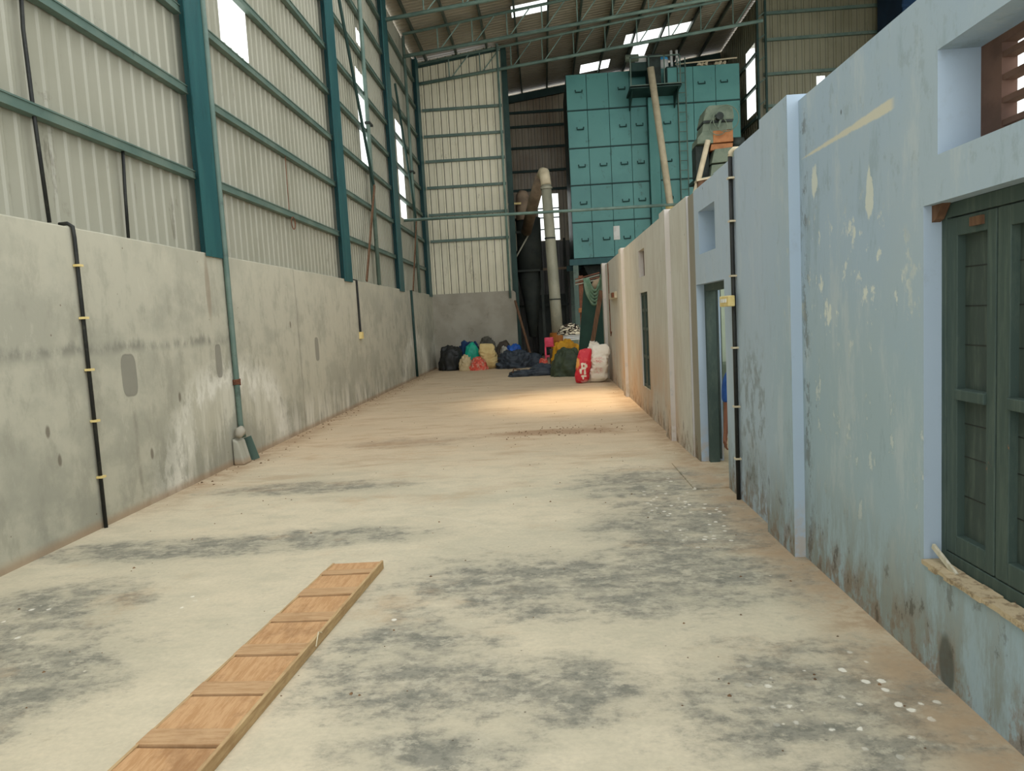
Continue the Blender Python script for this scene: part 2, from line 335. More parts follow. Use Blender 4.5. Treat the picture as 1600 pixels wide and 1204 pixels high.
ORG = {}
def root(name, loc, label, cat, group=None, kind=None):
    o = bpy.data.objects.new(name, None); C.objects.link(o); o.location = loc; o.empty_display_size = .2
    o['label'] = label; o['category'] = cat
    if group: o['group'] = group
    if kind: o['kind'] = kind
    ORG[o] = Vector(loc); return o
def obj(name, bm, mat, parent=None, label=None, cat=None, group=None, kind=None, smooth=False, bevel=0):
    bmesh.ops.recalc_face_normals(bm, faces=bm.faces)
    xs = [v.co.x for v in bm.verts]; ys = [v.co.y for v in bm.verts]; zs = [v.co.z for v in bm.verts]
    o0 = Vector(((min(xs)+max(xs))/2, (min(ys)+max(ys))/2, min(zs)))
    for v in bm.verts: v.co -= o0
    me = bpy.data.meshes.new(name); bm.to_mesh(me); bm.free()
    for mm in (mat if isinstance(mat, (list, tuple)) else [mat]): me.materials.append(MT[mm] if isinstance(mm, str) else mm)
    if smooth:
        for p in me.polygons: p.use_smooth = True
    o = bpy.data.objects.new(name, me); C.objects.link(o); ORG[o] = o0
    if parent: o.parent = parent; o.location = o0-ORG[parent]
    else: o.location = o0
    if label: o['label'] = label
    if cat and not parent: o['category'] = cat
    if group and not parent: o['group'] = group
    if kind: o['kind'] = kind
    if bevel:
        md = o.modifiers.new('bevel', 'BEVEL'); md.width = bevel; md.segments = 2; md.limit_method = 'ANGLE'
    return o
def struct(name, bm, mat, label=None, cat=None, **k): return obj(name, bm, mat, None, label, cat, kind='structure', **k)

ORD = ['lowest', 'second', 'third', 'fourth', 'fifth', 'sixth', 'seventh', 'eighth', 'ninth', 'tenth', 'eleventh', 'twelfth', 'thirteenth', 'fourteenth', 'fifteenth', 'sixteenth', 'seventeenth', 'eighteenth']

# ------------------------------------------------------------------ SETTING
XL, XR = -4.01, 1.63
def zr(x): return 10.93+.13*(x+4.1)       # underside of the roof sheet

bm = B(); n = 60
box(bm, -4.6, 14.3, -3, 33, -.15, 0)
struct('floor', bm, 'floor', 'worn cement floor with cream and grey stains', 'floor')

# left dwarf wall with a slightly wavy top
bm = B(); top = []; N = 80
for i in range(N+1):
    y = -2+i*28.15/N; z = 2.64+.012*mnoise.noise(Vector((y*1.3, 0, 0)))+.002*max(y-8, 0)
    top.append((y, z))
prism(bm, [(-2, -.1)]+[(26.15, -.1)]+top[::-1], 'x', -4.26, XL)
struct('wall_left', bm, 'leftwall', 'long grey cement dwarf wall with white salt stains', 'wall', bevel=.012)

def wallgrid(bm, ys, cols, faces):
    pass
def slab_cells(bm, x0, x1, ycuts, zcuts_for):
    """boxes between successive y cuts; zcuts_for(i) gives solid z ranges"""
    for i in range(len(ycuts)-1):
        for (a, b) in zcuts_for(i): box(bm, x0(i), x1, ycuts[i], ycuts[i+1], a, b)
# right wall: y cuts, front plane, solid z ranges
segs = [(-2, 1.5, 1.63, [(-.1, 2.88)]),
        (1.5, 1.75, 1.63, [(-.1, .48), (2.03, 2.88)]),
        (1.75, 3.06, 1.63, [(-.1, .48), (2.03, 2.22), (2.63, 2.88)]),
        (3.06, 3.17, 1.63, [(-.1, .48), (2.03, 2.88)]),
        (3.17, 4.63, 1.63, [(-.1, 2.89)]),
        (4.63, 5.2, 1.56, [(-.1, 2.93)]),
        (5.2, 6.1, 1.62, [(-.1, 2.92)]),
        (6.1, 6.53, 1.62, [(-.1, 2.88)]),
        (6.53, 6.81, 1.62, [(1.9, 2.88)]),
        (6.81, 7.5, 1.62, [(1.9, 2.2), (2.63, 2.87)]),
        (7.5, 7.69, 1.62, [(1.9, 2.87)]),
        (7.69, 8.0, 1.62, [(-.1, 2.86)]),
        (8.0, 9.05, 1.60, [(-.1, 2.87)]),
        (9.05, 9.45, 1.54, [(-.1, 2.89)]),
        (9.45, 11.15, 1.60, [(-.1, 2.88)]),
        (11.15, 11.34, 1.60, [(-.1, .42), (1.96, 2.88)]),
        (11.34, 12.0, 1.60, [(-.1, .42), (1.96, 2.21), (2.64, 2.88)]),
        (12.0, 14.1, 1.60, [(-.1, 2.88)]),
        (14.1, 14.5, 1.54, [(-.1, 2.90)]),
        (14.5, 18.3, 1.60, [(-.1, 2.88)]),
        (18.3, 18.6, 1.52, [(-.1, 2.92)])]
XB = 1.86
def cell_wall(segs, xb):
    bm = B(); ZS = sorted({q for g in segs for r in g[3] for q in r})
    def solid(i, za, zb): return 0 <= i < len(segs) and any(a <= za+1e-6 and zb <= b+1e-6 for a, b in segs[i][3])
    F = lambda *v: bm.faces.new([bm.verts.new(q) for q in v])
    for i, (y0, y1, xf, zz) in enumerate(segs):
        for k in range(len(ZS)-1):
            a, b = ZS[k], ZS[k+1]
            if not solid(i, a, b): continue
            F((xf, y0, a), (xf, y1, a), (xf, y1, b), (xf, y0, b)); F((xb, y0, a), (xb, y0, b), (xb, y1, b), (xb, y1, a))
            for j, y in ((i-1, y0), (i+1, y1)):
                if not solid(j, a, b): F((xf, y, a), (xb, y, a), (xb, y, b), (xf, y, b))
                elif segs[j][2] > xf+1e-6: F((xf, y, a), (segs[j][2], y, a), (segs[j][2], y, b), (xf, y, b))
            if k == 0 or not solid(i, ZS[k-1], a): F((xf, y0, a), (xb, y0, a), (xb, y1, a), (xf, y1, a))
            if k == len(ZS)-2 or not solid(i, b, ZS[k+1+1]): F((xf, y0, b), (xf, y1, b), (xb, y1, b), (xb, y0, b))
    bmesh.ops.remove_doubles(bm, verts=bm.verts, dist=1e-4); return bm
bm = cell_wall(segs, XB)
bm.normal_update(); bmesh.ops.recalc_face_normals(bm, faces=bm.faces)
for f in bm.faces:
    if abs(f.normal.y) > .5: f.material_index = 1
    if f.normal.z > .5 and f.calc_center_median().z < .6: f.material_index = 2
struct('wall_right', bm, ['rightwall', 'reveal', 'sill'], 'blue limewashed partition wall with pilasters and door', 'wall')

# low end wall and the sheets above it
bm = B(); pr = [(-4.2, -.1), (-.98, -.1)]
for k in range(7): a = k/6*PI/2; pr.append((-.98-.12+.12*math.cos(a), 2.55+.12*math.sin(a)))
pr.append((-4.2, 2.68)); prism(bm, pr, 'y', 26.0, 26.2)
struct('wall_back', bm, 'concrete', 'low grey cement end wall behind the left heap', 'wall')

def profile(a0, a1, pitch, rw, rd):
    pts = []; a = a0
    while a < a1-1e-6:
        for da, o in ((0, 0), (pitch-rw, 0), (pitch-rw*.72, rd), (pitch-rw*.28, rd)):
            if a+da < a1: pts.append((a+da, o))
        a += pitch
    pts.append((a1, 0)); return pts
def cladding(axis, c, a0, a1, z0, ztop, pitch, rw, rd, sgn, holes=()):
    bm = B(); pts = profile(a0, a1, pitch, rw, rd)
    cuts = sorted({h[0] for h in holes} | {h[1] for h in holes})
    for q in cuts:
        if a0 < q < a1 and all(abs(q-p[0]) > 1e-4 for p in pts):
            for i in range(len(pts)-1):
                if pts[i][0] < q < pts[i+1][0]:
                    t = (q-pts[i][0])/(pts[i+1][0]-pts[i][0]); pts.insert(i+1, (q, pts[i][1]*(1-t)+pts[i+1][1]*t)); break
    def P(a, o, z): return (c+sgn*o, a, z) if axis == 'x' else (a, c+sgn*o, z)
    for (a, oa), (b, ob) in zip(pts, pts[1:]):
        mid = (a+b)/2; rng = [(z0, None)]
        hz = sorted((h[2], h[3]) for h in holes if h[0] < mid < h[1])
        spans = []; lo = z0
        for h0, h1 in hz: spans.append((lo, h0)); lo = h1
        spans.append((lo, None))
        for s0, s1 in spans:
            ta = ztop(a) if s1 is None else s1; tb = ztop(b) if s1 is None else s1
            if ta <= s0: continue
            bm.faces.new([bm.verts.new(v) for v in (P(a, oa, s0), P(b, ob, s0), P(b, ob, tb), P(a, oa, ta))])
    bmesh.ops.remove_doubles(bm, verts=bm.verts, dist=1e-4)
    return bm
def sheet(name, bm, mat, label):
    o = struct(name, bm, mat, label, 'sheet cladding'); md = o.modifiers.new('thickness', 'SOLIDIFY'); md.thickness = .002; return o

lh = [(9.86, 10.76, 5.6, 7.75), (17.68, 18.1, 8.45, 8.8), (17.33, 18.15, 5.6, 7.78), (21.9, 22.85, 4.9, 7.8)]
sheet('wall_left_cladding', cladding('x', -4.16, -2, 32.6, 2.55, lambda a: zr(-4.16)-.05+.03*mnoise.noise(Vector((a*3, 0, 0))), .2, .08, .014, 1, lh), 'clad_l',
      'tall cream ribbed sheet cladding above the left cement wall')
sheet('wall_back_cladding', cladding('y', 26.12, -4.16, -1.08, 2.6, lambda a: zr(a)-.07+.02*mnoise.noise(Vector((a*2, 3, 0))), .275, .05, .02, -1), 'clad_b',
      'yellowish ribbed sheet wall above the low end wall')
fh = [(-.02, .88, 5.0, 7.0)]
sheet('wall_far_cladding', cladding('y', 32.0, -1.5, 8.2, 4.95, lambda a: zr(a)-.07+.02*mnoise.noise(Vector((a*2, 7, 0))), .275, .05, .02, -1, fh), 'clad_f',
      'brownish ribbed sheet wall far behind the tall pipe')
sheet('wall_far_lower', cladding('y', 31.9, -1.5, 8.2, 0, lambda a: 4.95, .14, .05, .02, -1), 'clad_d', 'grey ribbed sheets low on the far wall, darkened for shade')
bm = B(); box(bm, -1.35, -1.25, 26.3, 32.0, 0, 11.2)
struct('wall_recess_side', bm, 'dark', 'dark side wall of the far recess', 'wall')
rh = [(27.3, 28.45, 8.68, 11.1)]
sheet('wall_right_cladding', cladding('x', 8.1, 26.8, 32.6, 0, lambda a: zr(8.1)-.05, .275, .05, .02, -1, rh), 'clad_r', 'olive ribbed side wall beyond the teal dryer')
ah = [(10.12, 10.42, 8.4, 9.66)]
sheet('wall_annex_cladding', cladding('y', 26.9, 8.1, 14.2, 0, lambda a: zr(a)-.05, .275, .05, .02, -1, ah), 'clad_r', 'olive ribbed end wall seen above the blue partition wall')
oh = [(19.0, 26.0, 6.0, 11.0)]
sheet('wall_outer_light_block', cladding('x', 14.2, 14, 26.9, 0, lambda a: zr(14.2)-.05, .4, .07, .02, -1, oh), 'clad_r', 'unseen far right side wall of the shed, added to block side light')  # unseen wall added so no light reaches the dryer from the right

# roof: ribs run down the slope
skies = [(-.55, .60, 23.45, 24.3), (3.58, 6.1, 27.95, 28.9), (2.0, 3.2, 30.2, 31.2), (4.02, 4.62, 29.3, 30.7), (2.4, 5.2, 19.2, 20.2), (8.5, 11, 21, 22)]  # last two panels lie out of view, added for more light
def roof_mesh(y0=18.4, y1=32.6, xa=-4.35, skies=skies):
    bm = B(); pts = profile(y0, y1, .2, .06, .02)
    for q in sorted({s[2] for s in skies} | {s[3] for s in skies}):
        if all(abs(q-p[0]) > 1e-4 for p in pts):
            for i in range(len(pts)-1):
                if pts[i][0] < q < pts[i+1][0]:
                    t = (q-pts[i][0])/(pts[i+1][0]-pts[i][0]); pts.insert(i+1, (q, pts[i][1]*(1-t)+pts[i+1][1]*t)); break
    for (a, oa), (b, ob) in zip(pts, pts[1:]):
        mid = (a+b)/2; hs = sorted((s[0], s[1]) for s in skies if s[2] < mid < s[3]); lo = xa; sp = []
        for h0, h1 in hs: sp.append((lo, h0)); lo = h1
        sp.append((lo, 14.4))
        for x0, x1 in sp:
            bm.faces.new([bm.verts.new(v) for v in ((x0, a, zr(x0)+oa), (x1, a, zr(x1)+oa), (x1, b, zr(x1)+ob), (x0, b, zr(x0)+ob))])
    bmesh.ops.remove_doubles(bm, verts=bm.verts, dist=1e-4); return bm
o = struct('ceiling', roof_mesh(), 'roof', 'ribbed sheet roof with daylight panels', 'roof'); md = o.modifiers.new('thickness', 'SOLIDIFY'); md.thickness = .002

struct('ceiling_light_block', roof_mesh(8.0, 18.38, 2.9, []), 'roof', 'unseen ribbed sheet roof over the annex, added to block sky light', 'roof')  # unseen roof piece added to keep sky light off the dryer

wn = 0
def pane(bm, label, parts=None):
    global wn; wn += 1
    return struct('window_%d' % wn, bm, 'sheetlight', label, 'daylight panel')
for i, (x0, x1, y0, y1) in enumerate(skies):
    bm = B(); v = [(x0, y0), (x1, y0), (x1, y1), (x0, y1)]
    A = [bm.verts.new((x, y, zr(x)+.004)) for x, y in v]; Bv = [bm.verts.new((x, y, zr(x)+.010)) for x, y in v]
    bm.faces.new(A[::-1]); bm.faces.new(Bv)
    for k in range(4): bm.faces.new((A[k], A[(k+1) % 4], Bv[(k+1) % 4], Bv[k]))
    pane(bm, ['bright roof daylight panel nearest the top edge of the photo', 'long bright roof daylight panel right of centre', 'bright roof daylight panel just left of the dryer top platform',
              'small bright roof panel directly above the platform', 'unseen roof daylight panel added over the aisle end for light', 'unseen roof daylight panel added near the annex end wall for light'][i])
for i, h in enumerate(lh):
    bm = B(); box(bm, -4.165, -4.16, h[0], h[1], h[2], h[3]); pane(bm, ['bright daylight strip high in the second bay of the left wall', 'small dim daylight strip high in the third bay of the left wall',
        'long bright daylight strip in the third bay of the left wall', 'narrow bright daylight strip near the far end of the left wall'][i])
bm = B(); box(bm, -.02, .88, 32.0, 32.006, 5.0, 7.0); fw = pane(bm, 'bright window opening behind the tall grey pipe')
for z in (5.45, 5.95, 6.35): obj('window_bar', box(B(), -.05, .9, 31.93, 31.97, z, z+.05), 'darkteal', fw)
bm = B(); box(bm, 8.1, 8.106, 27.3, 28.45, 8.68, 11.1); pane(bm, 'tall bright window right of the teal dryer')
bm = B(); box(bm, 14.2, 14.206, 19.0, 26.0, 6.0, 11.0); pane(bm, 'large bright window far behind the louvred vent')
bm = B(); box(bm, 10.12, 10.42, 26.9, 26.906, 8.4, 9.66); pane(bm, 'small bright window just above the blue wall')

# ------------------------------------------------------------------ steel frame
cy = [(8.50, 8.93), (14.5, 15.08), (20.1, 20.75), (25.35, 25.95)]
cn = ['nearest', 'second', 'third', 'fourth and farthest']
for i, (a, b) in enumerate(cy):
    t = root('steel_column', (-4.07, (a+b)/2, 2.6), 'teal steel column on the left wall, %s of the four' % cn[i], 'column', 'teal columns along the left wall')
    obj('flange', box(B(), -3.995, -3.98, a, b, 2.6, zr(-4.0)-.1), 'teal', t)
    obj('web', box(B(), -4.15, -3.995, (a+b)/2-.012, (a+b)/2+.012, 2.6, zr(-4.1)-.12), 'teal', t)
bays = [(-2, 8.55), (8.9, 14.6), (15.0, 20.2), (20.65, 25.4)]
bl = ['the nearest bay', 'the second bay', 'the third bay', 'the farthest bay']
GZ = [3.56, 4.54, 5.45, 6.35, 7.22, 8.15, 9.1, 10.0]
for i, (a, b) in enumerate(bays):
    for k, z in enumerate(GZ):
        if i == 0 and k > 4: continue
        bm = B(); prism(bm, [(-4.135, z-.05), (-4.05, z-.05), (-4.05, z-.035), (-4.06, z-.035), (-4.06, z+.035), (-4.05, z+.035), (-4.05, z+.05), (-4.135, z+.05)], 'y', a, b)
        obj('wall_girt', bm, 'girt', None, 'grey teal girt on the left cladding in %s, %s above the cement wall' % (bl[i], ORD[k]), 'girt', 'girts on the left cladding')
for k, z in enumerate([4.58, 5.51, 6.47, 7.39, 8.26, 9.17]):
    obj('wall_girt', box(B(), -3.95, -1.1, 26.02, 26.1, z-.045, z+.045), 'girt', None, 'grey teal girt across the yellowish end wall, %s above the low cement wall' % ORD[k], 'girt', 'girts on the end wall')
obj('eave_beam', beam(B(), (-4.0, 26.04, 10.7), (-1.1, 26.04, 11.1), .06, .14), 'darkteal', None, 'dark sloping beam along the top of the end wall', 'beam')
for k, z in enumerate([7.2, 8.0, 9.0, 9.9, 10.5]):
    obj('wall_girt', box(B(), -1.2, 1.3, 31.9, 31.97, z-.05, z+.05), 'darkteal', None, 'dark girt across the brownish far wall, %s counting up from the window' % ORD[k], 'girt', 'girts on the far wall')
obj('eave_beam', beam(B(), (-1.2, 31.8, 11.0), (8, 31.8, 12.2), .1, .3), 'darkteal', None, 'dark sloping beam along the top of the brownish far wall', 'beam')
for k, z in enumerate([8.72, 9.82, 11.0, 11.9]):
    obj('wall_girt', box(B(), 8.25, 14.1, 26.78, 26.87, z-.05, z+.05), 'girt', None, 'girt across the olive annex end wall, %s above the blue wall' % ORD[k], 'girt', 'girts on the annex end wall')
for k, z in enumerate([8.4, 9.5, 10.6]):
    obj('wall_girt', box(B(), 8.0, 8.08, 26.95, 32.5, z-.05, z+.05), 'girt', None, 'girt across the tall window wall right of the dryer, %s one' % ORD[k], 'girt', 'girts right of the dryer')
# lattice column beside the annex wall
t = root('lattice_column', (8.15, 26.7, 0), 'narrow lattice steel column between the tall right window and the annex wall', 'column')
for x in (8.02, 8.3): obj('upright', box(B(), x-.035, x+.035, 26.66, 26.74, 0, 12.3), 'darkteal', t)
for k in range(14): obj('lacing', beam(B(), (8.05, 26.7, 2+k*.75), (8.27, 26.7, 2.0+k*.75+.15), .03, .04), 'girt', t)

# post and braces in bays 3 and 4
for i, (py, ztop) in enumerate(((17.6, 10.7), (23.36, 10.7))):
    obj('wind_post', tube(B(), [(-4.0, py, 2.66), (-4.0, py, ztop)], .05, 10), 'girt', None, 'upright tube post in %s of the left cladding' % bl[i+2], 'post', 'intermediate posts on the left cladding', smooth=True)
    s = root('wind_brace', (-3.98, py-1.5, 2.66), 'slender diagonal brace meeting the post in %s of the left cladding' % bl[i+2], 'brace', 'diagonal braces on the left cladding')
    obj('upper_rod', tube(B(), [(-3.96, py-2.1, 8.6), (-3.96, py-.02, 5.05)], .035, 8), 'darkteal', s)
    obj('lower_strut', beam(B(), (-3.94, py-.02, 5.05), (-3.94, py-1.5, 2.68), .08, .03, (1, 0, 0)), 'wood', s)
    obj('bracket', box(B(), -4.06, -3.93, py-.1, py+.25, 6.5, 6.55), 'dark', s)

# back wall corner pipe and dark column
obj('drain_pipe', tube(B(), [(-1.17, 25.9, 2.4), (-1.17, 25.9, 11.2)], .045, 10), 'truss', None, 'pale vertical pipe on the right edge of the end wall', 'pipe', smooth=True)
t = root('steel_column', (-1.0, 26.3, 0), 'dark green steel column at the right end of the end wall', 'column')
obj('flange', box(B(), -1.08, -.88, 26.28, 26.31, 0, 11.2), 'darkteal', t); obj('web', box(B(), -.99, -.97, 26.31, 26.6, 0, 11.2), 'darkteal', t)
obj('flange', box(B(), -1.08, -.88, 26.6, 26.63, 0, 11.2), 'darkteal', t)

# trusses
for i, (ty, x1) in enumerate(((20.6, 14.0), (23.3, 14.0), (26.0, 8.0))):
    t = root('roof_truss', (0, ty, 10), 'pale teal lattice roof truss, %s of three from the camera' % ['nearest', 'second', 'farthest'][i], 'truss', 'roof trusses')
    zb = lambda x: 10.07+.108*(x+4)+(.0 if i else .04)
    zt = lambda x: zr(x)-.2
    obj('bottom_chord', tube(B(), [(-4.0, ty, zb(-4)), (x1, ty, zb(x1))], .055, 10), 'truss', t, smooth=True)
    obj('top_chord', tube(B(), [(-4.0, ty, zt(-4)), (x1, ty, zt(x1))], .045, 10), 'truss', t, smooth=True)
    x = -2.9
    while x < x1-.3:
        obj('vertical_strut', tube(B(), [(x, ty, zb(x)), (x, ty, zt(x))], .02, 8), 'truss', t)
        obj('diagonal_strut', tube(B(), [(x+.05, ty, zb(x)), (x+.75, ty, zt(x+.75))], .02, 8), 'truss', t)
        x += 1.1
x = -3.7; k = 0
while x < 14:
    ye = 32.4 if x < 8 else 26.7
    bm = B(); prism(bm, [(x-.03, zr(x)-.15), (x+.03, zr(x)-.15), (x+.03, zr(x)-.005), (x-.03, zr(x)-.005)], 'y', 18.5, ye)
    k += 1
    obj('roof_purlin', bm, 'purlin', None, 'grey green roof purlin running away under the roof, %s from the left eave' % (['nearest']+ORD[1:])[k-1], 'purlin', 'roof purlins')
    x += 1.08
obj('tie_pipe', tube(B(), [(-4.1, 22, 4.81), (8.0, 22, 4.77)], .045, 10), 'truss', None, 'long horizontal pale tie pipe crossing the aisle', 'pipe', smooth=True)

# ------------------------------------------------------------------ left wall fittings
def clips(t, x, y, zs, horiz=.03):
    for z in zs: obj('clip', box(B(), x-.02, x+.035, y-horiz, y+horiz, z, z+.02), 'yellow', t)
t = root('conduit', (-3.98, 6.06, 0), 'black conduit clipped down the nearest part of the left wall', 'conduit')
obj('pipe', tube(B(), [(-4.10, 6.05, 2.665), (-4.03, 6.055, 2.67), (-3.99, 6.06, 2.64), (-3.985, 6.06, 2.55), (-3.985, 6.06, .0)], .017, 10), 'black', t, smooth=True)
clips(t, -3.985, 6.06, (.45, .95, 1.4, 1.85, 2.3))
t = root('downpipe', (-3.97, 8.97, 0), 'teal downpipe running beside the nearest column to the floor', 'pipe')
obj('pipe', tube(B(), [(-3.975, 8.975, 11), (-3.972, 8.975, .5), (-3.95, 8.98, .32)], .035, 12), 'girt', t, smooth=True)
obj('wire_wrap', tube(B(), [(-3.975+.05*math.cos(a*.9), 8.975+.05*math.sin(a*.9), 1.0+a*.0025) for a in range(30)], .008, 6), 'rust', t)
bm = B(); prism(bm, [(-4.0, 0), (-3.86, 0), (-3.93, .30), (-4.0, .34)], 'y', 8.74, 8.98); obj('concrete_boot', bm, 'leftwall', t, bevel=.02)
obj('torn_flap', beam(B(), (-3.88, 9.08, 0), (-3.97, 9.08, .30), .16, .015, (0, 1, 0)), 'girt', t)
obj('stone', tube(B(), [(-3.93, 8.78, .36), (-3.92, 8.84, .42), (-3.93, 8.9, .46)], [.04, .07, .03], 8), 'concrete', None, 'pale lump of stone lodged at the foot of the teal downpipe', 'stone', smooth=True)
t = root('conduit', (-3.98, 15.4, 1.4), 'short black conduit ending at a small socket halfway down the left wall', 'conduit')
obj('pipe', tube(B(), [(-4.1, 15.38, 2.68), (-3.99, 15.4, 2.66), (-3.985, 15.4, 1.5)], .025, 8), 'black', t)
obj('socket_box', box(B(), -4.01, -3.94, 15.36, 15.48, 1.4, 1.55), 'yellow', t)
t = root('downpipe', (-3.98, 21.75, 0), 'thin dark teal pipe down the far part of the left wall', 'pipe')
obj('pipe', tube(B(), [(-3.975, 21.7, 2.68), (-3.975, 21.8, .05)], .04, 8), 'darkteal', t, smooth=True)
for i, (pts, lab) in enumerate((([(-4.08, 5.9, 4.9), (-4.09, 5.86, 4.2), (-4.08, 5.86, 3.5), (-4.08, 5.9, 2.66)], 'dark cable hanging down the cladding at the left edge of the photo'),
                                ([(-4.08, 7.1, 3.52), (-4.1, 7.1, 3.1), (-4.09, 7.06, 2.66)], 'dark cable hanging below the lowest girt in the nearest bay'))):
    obj('cable', tube(B(), pts, .016, 8), 'black', None, lab, 'cable', 'hanging cables on the left cladding', smooth=True)
ring = [(-4.05, 11.85+.09*math.cos(a/12*2*PI), 3.42+.1*math.sin(a/12*2*PI)) for a in range(12)]
t = root('wire_loop', (-4.05, 11.85, 3.42), 'rusty wire loop hanging from a girt in the second bay', 'wire')
obj('coil', tube(B(), ring, .008, 6, True), 'rust', t); obj('strand', tube(B(), [(-4.08, 11.8, 4.5), (-4.08, 11.78, 3.5)], .006, 6), 'rust', t)

# ------------------------------------------------------------------ right wall fittings
t = root('conduit', (1.6, 6.1, 0), 'black conduit clipped up the full height of the blue wall beside the door', 'conduit')
obj('pipe', tube(B(), [(1.595, 6.12, 0), (1.595, 6.12, 2.9)], .018, 10), 'black', t, smooth=True)
obj('bent_cap', tube(B(), [(1.595, 6.12, 2.88), (1.60, 6.12, 2.915), (1.62, 6.1, 2.935), (1.68, 6.08, 2.93)], .02, 10), 'pvc', t, smooth=True)
for z in (.35, .8, 1.3, 1.9, 2.35, 2.7): obj('clip', box(B(), 1.57, 1.62, 6.09, 6.15, z, z+.015), 'pvc', t)
t = root('switch_box', (1.58, 6.28, 1.66), 'yellowed switch box beside the open door', 'switch')
obj('box', box(B(), 1.52, 1.575, 6.0, 6.3, 1.655, 1.745), 'yellow', t, bevel=.008)
for k in range(3): obj('switch', box(B(), 1.512, 1.52, 6.06+k*.07, 6.10+k*.07, 1.69, 1.72), 'white', t)
t = root('switch_box', (1.57, 16.2, 2.0), 'brown switch board high on the far end of the partition wall', 'switch')
obj('board', box(B(), 1.54, 1.6, 15.6, 16.9, 1.98, 2.12), 'palewood', t, bevel=.01)
obj('socket', box(B(), 1.50, 1.54, 15.7, 16.0, 2.0, 2.1), 'rust', t)
obj('cable', tube(B(), [(1.585, 17.4, 2.85), (1.585, 17.4, 1.2), (1.58, 17.3, 1.12), (1.585, 17.15, 1.22)], .012, 6), 'rust', None, 'thin cable hanging down near the far end of the partition wall', 'cable')

# near shuttered window
wn = 30
W = root('window_31', (1.75, 2.4, .48), 'dark green wooden shutters in the nearest window of the blue wall', 'window', None, 'structure')
fx = 1.705
def fr(name, y0, y1, z0, z1, x0=fx, x1=fx+.06, mat='shutframe', par=None): return obj(name, box(B(), x0, x1, y0, y1, z0, z1), mat, par or W, bevel=.004)
fr('frame_post', 3.135, 3.17, .48, 2.03); fr('frame_post', 1.5, 1.57, .48, 2.03)
fr('frame_rail', 1.57, 3.135, .48, .54); fr('frame_rail', 1.57, 3.135, 1.97, 2.03)
for j, (a, b) in enumerate(((2.80, 3.13), (2.46, 2.79), (2.12, 2.45), (1.58, 2.11))):
    L = obj('shutter_leaf', box(B(), fx+.035, fx+.05, a+.06, b-.05, .6, 1.92), 'shutter', W)
    for (y0, y1, z0, z1) in ((a, a+.055, .545, 1.965), (b-.075, b, .545, 1.965), (a+.055, b-.075, .545, .63), (a+.055, b-.075, 1.89, 1.965), (a+.055, b-.075, 1.215, 1.26)):
        obj('stile' if z1-z0 > 1 else 'rail', box(B(), fx+(-.012 if z0 == 1.215 else .0), fx+.05, y0, y1, z0, z1), 'shutframe', L, bevel=.004)
    for q, z in enumerate((.80, .97, 1.11, 1.44, 1.6, 1.76)):
        obj('board_gap', box(B(), fx+.0335, fx+.036, a+.055, b-.075, z, z+.004), 'black', L)
bm = B(); prism(bm, [(3.14, 1.97), (3.17, 1.96), (3.17, 2.03), (3.09, 2.03)], 'x', 1.665, 1.70); obj('wedge', bm, 'wood', W)
obj('hinge', box(B(), fx-.012, fx, 2.87, 2.95, 1.915, 1.95), 'wood', W)
obj('stick', beam(B(), (1.655, 3.14, .56), (1.66, 2.97, .488), .012, .022), 'palewood', None, 'short pale stick lying on the sill corner of the nearest window', 'stick')
bm = B()
for k in range(26):
    y = 1.55+k*.062; box(bm, 1.618-.01*random.random(), 1.70, y, y+.062, .478-.01*random.random(), .486+.012*random.random())
struct('trim_1', bm, 'sill', 'broken rough plaster sill edge under the nearest window', 'sill')
# near vent: brown louvres deep in the opening
V = root('window_32', (1.84, 2.4, 2.22), 'brown wooden louvred vent above the nearest window', 'vent', None, 'structure')
obj('frame', box(B(), 1.80, 1.86, 2.93, 3.06, 2.22, 2.63), 'louvre', V); obj('frame', box(B(), 1.80, 1.86, 1.75, 1.85, 2.22, 2.63), 'louvre', V)
obj('frame', box(B(), 1.80, 1.86, 1.85, 2.93, 2.22, 2.25), 'louvre', V); obj('frame', box(B(), 1.80, 1.86, 1.85, 2.93, 2.60, 2.63), 'louvre', V)
for k in range(4): obj('louvre', beam(B(), (1.83, 1.85, 2.30+k*.085), (1.83, 2.93, 2.30+k*.085), .05, .022, (.0, 0, 1)), 'louvre', V)
# vent above the door: dim recess with a back
V = root('window_33', (1.84, 7.15, 2.2), 'small square vent recess above the open door', 'vent', None, 'structure')
obj('back', box(B(), 1.83, 1.86, 6.81, 7.5, 2.2, 2.63), 'reveal', V)
V = root('window_34', (1.8, 11.6, 2.21), 'small vent recess above the far dark window', 'vent', None, 'structure')
obj('back', box(B(), 1.68, 1.86, 11.34, 12.0, 2.21, 2.64), 'louvre', V)
W2 = root('window_35', (1.7, 11.6, .42), 'dark green shuttered window near the far end of the partition wall', 'window', None, 'structure')
obj('shutter_leaf', box(B(), 1.64, 1.68, 11.2, 11.95, .46, 1.93), 'shutter', W2)
for z in (.42, .9, 1.35, 1.65, 1.91): obj('rail', box(B(), 1.625, 1.68, 11.15, 12.0, z, z+.05), 'shutframe', W2)
for y in (11.15, 11.55, 11.94): obj('stile', box(B(), 1.62, 1.68, y, y+.06, .42, 1.96), 'shutframe', W2)

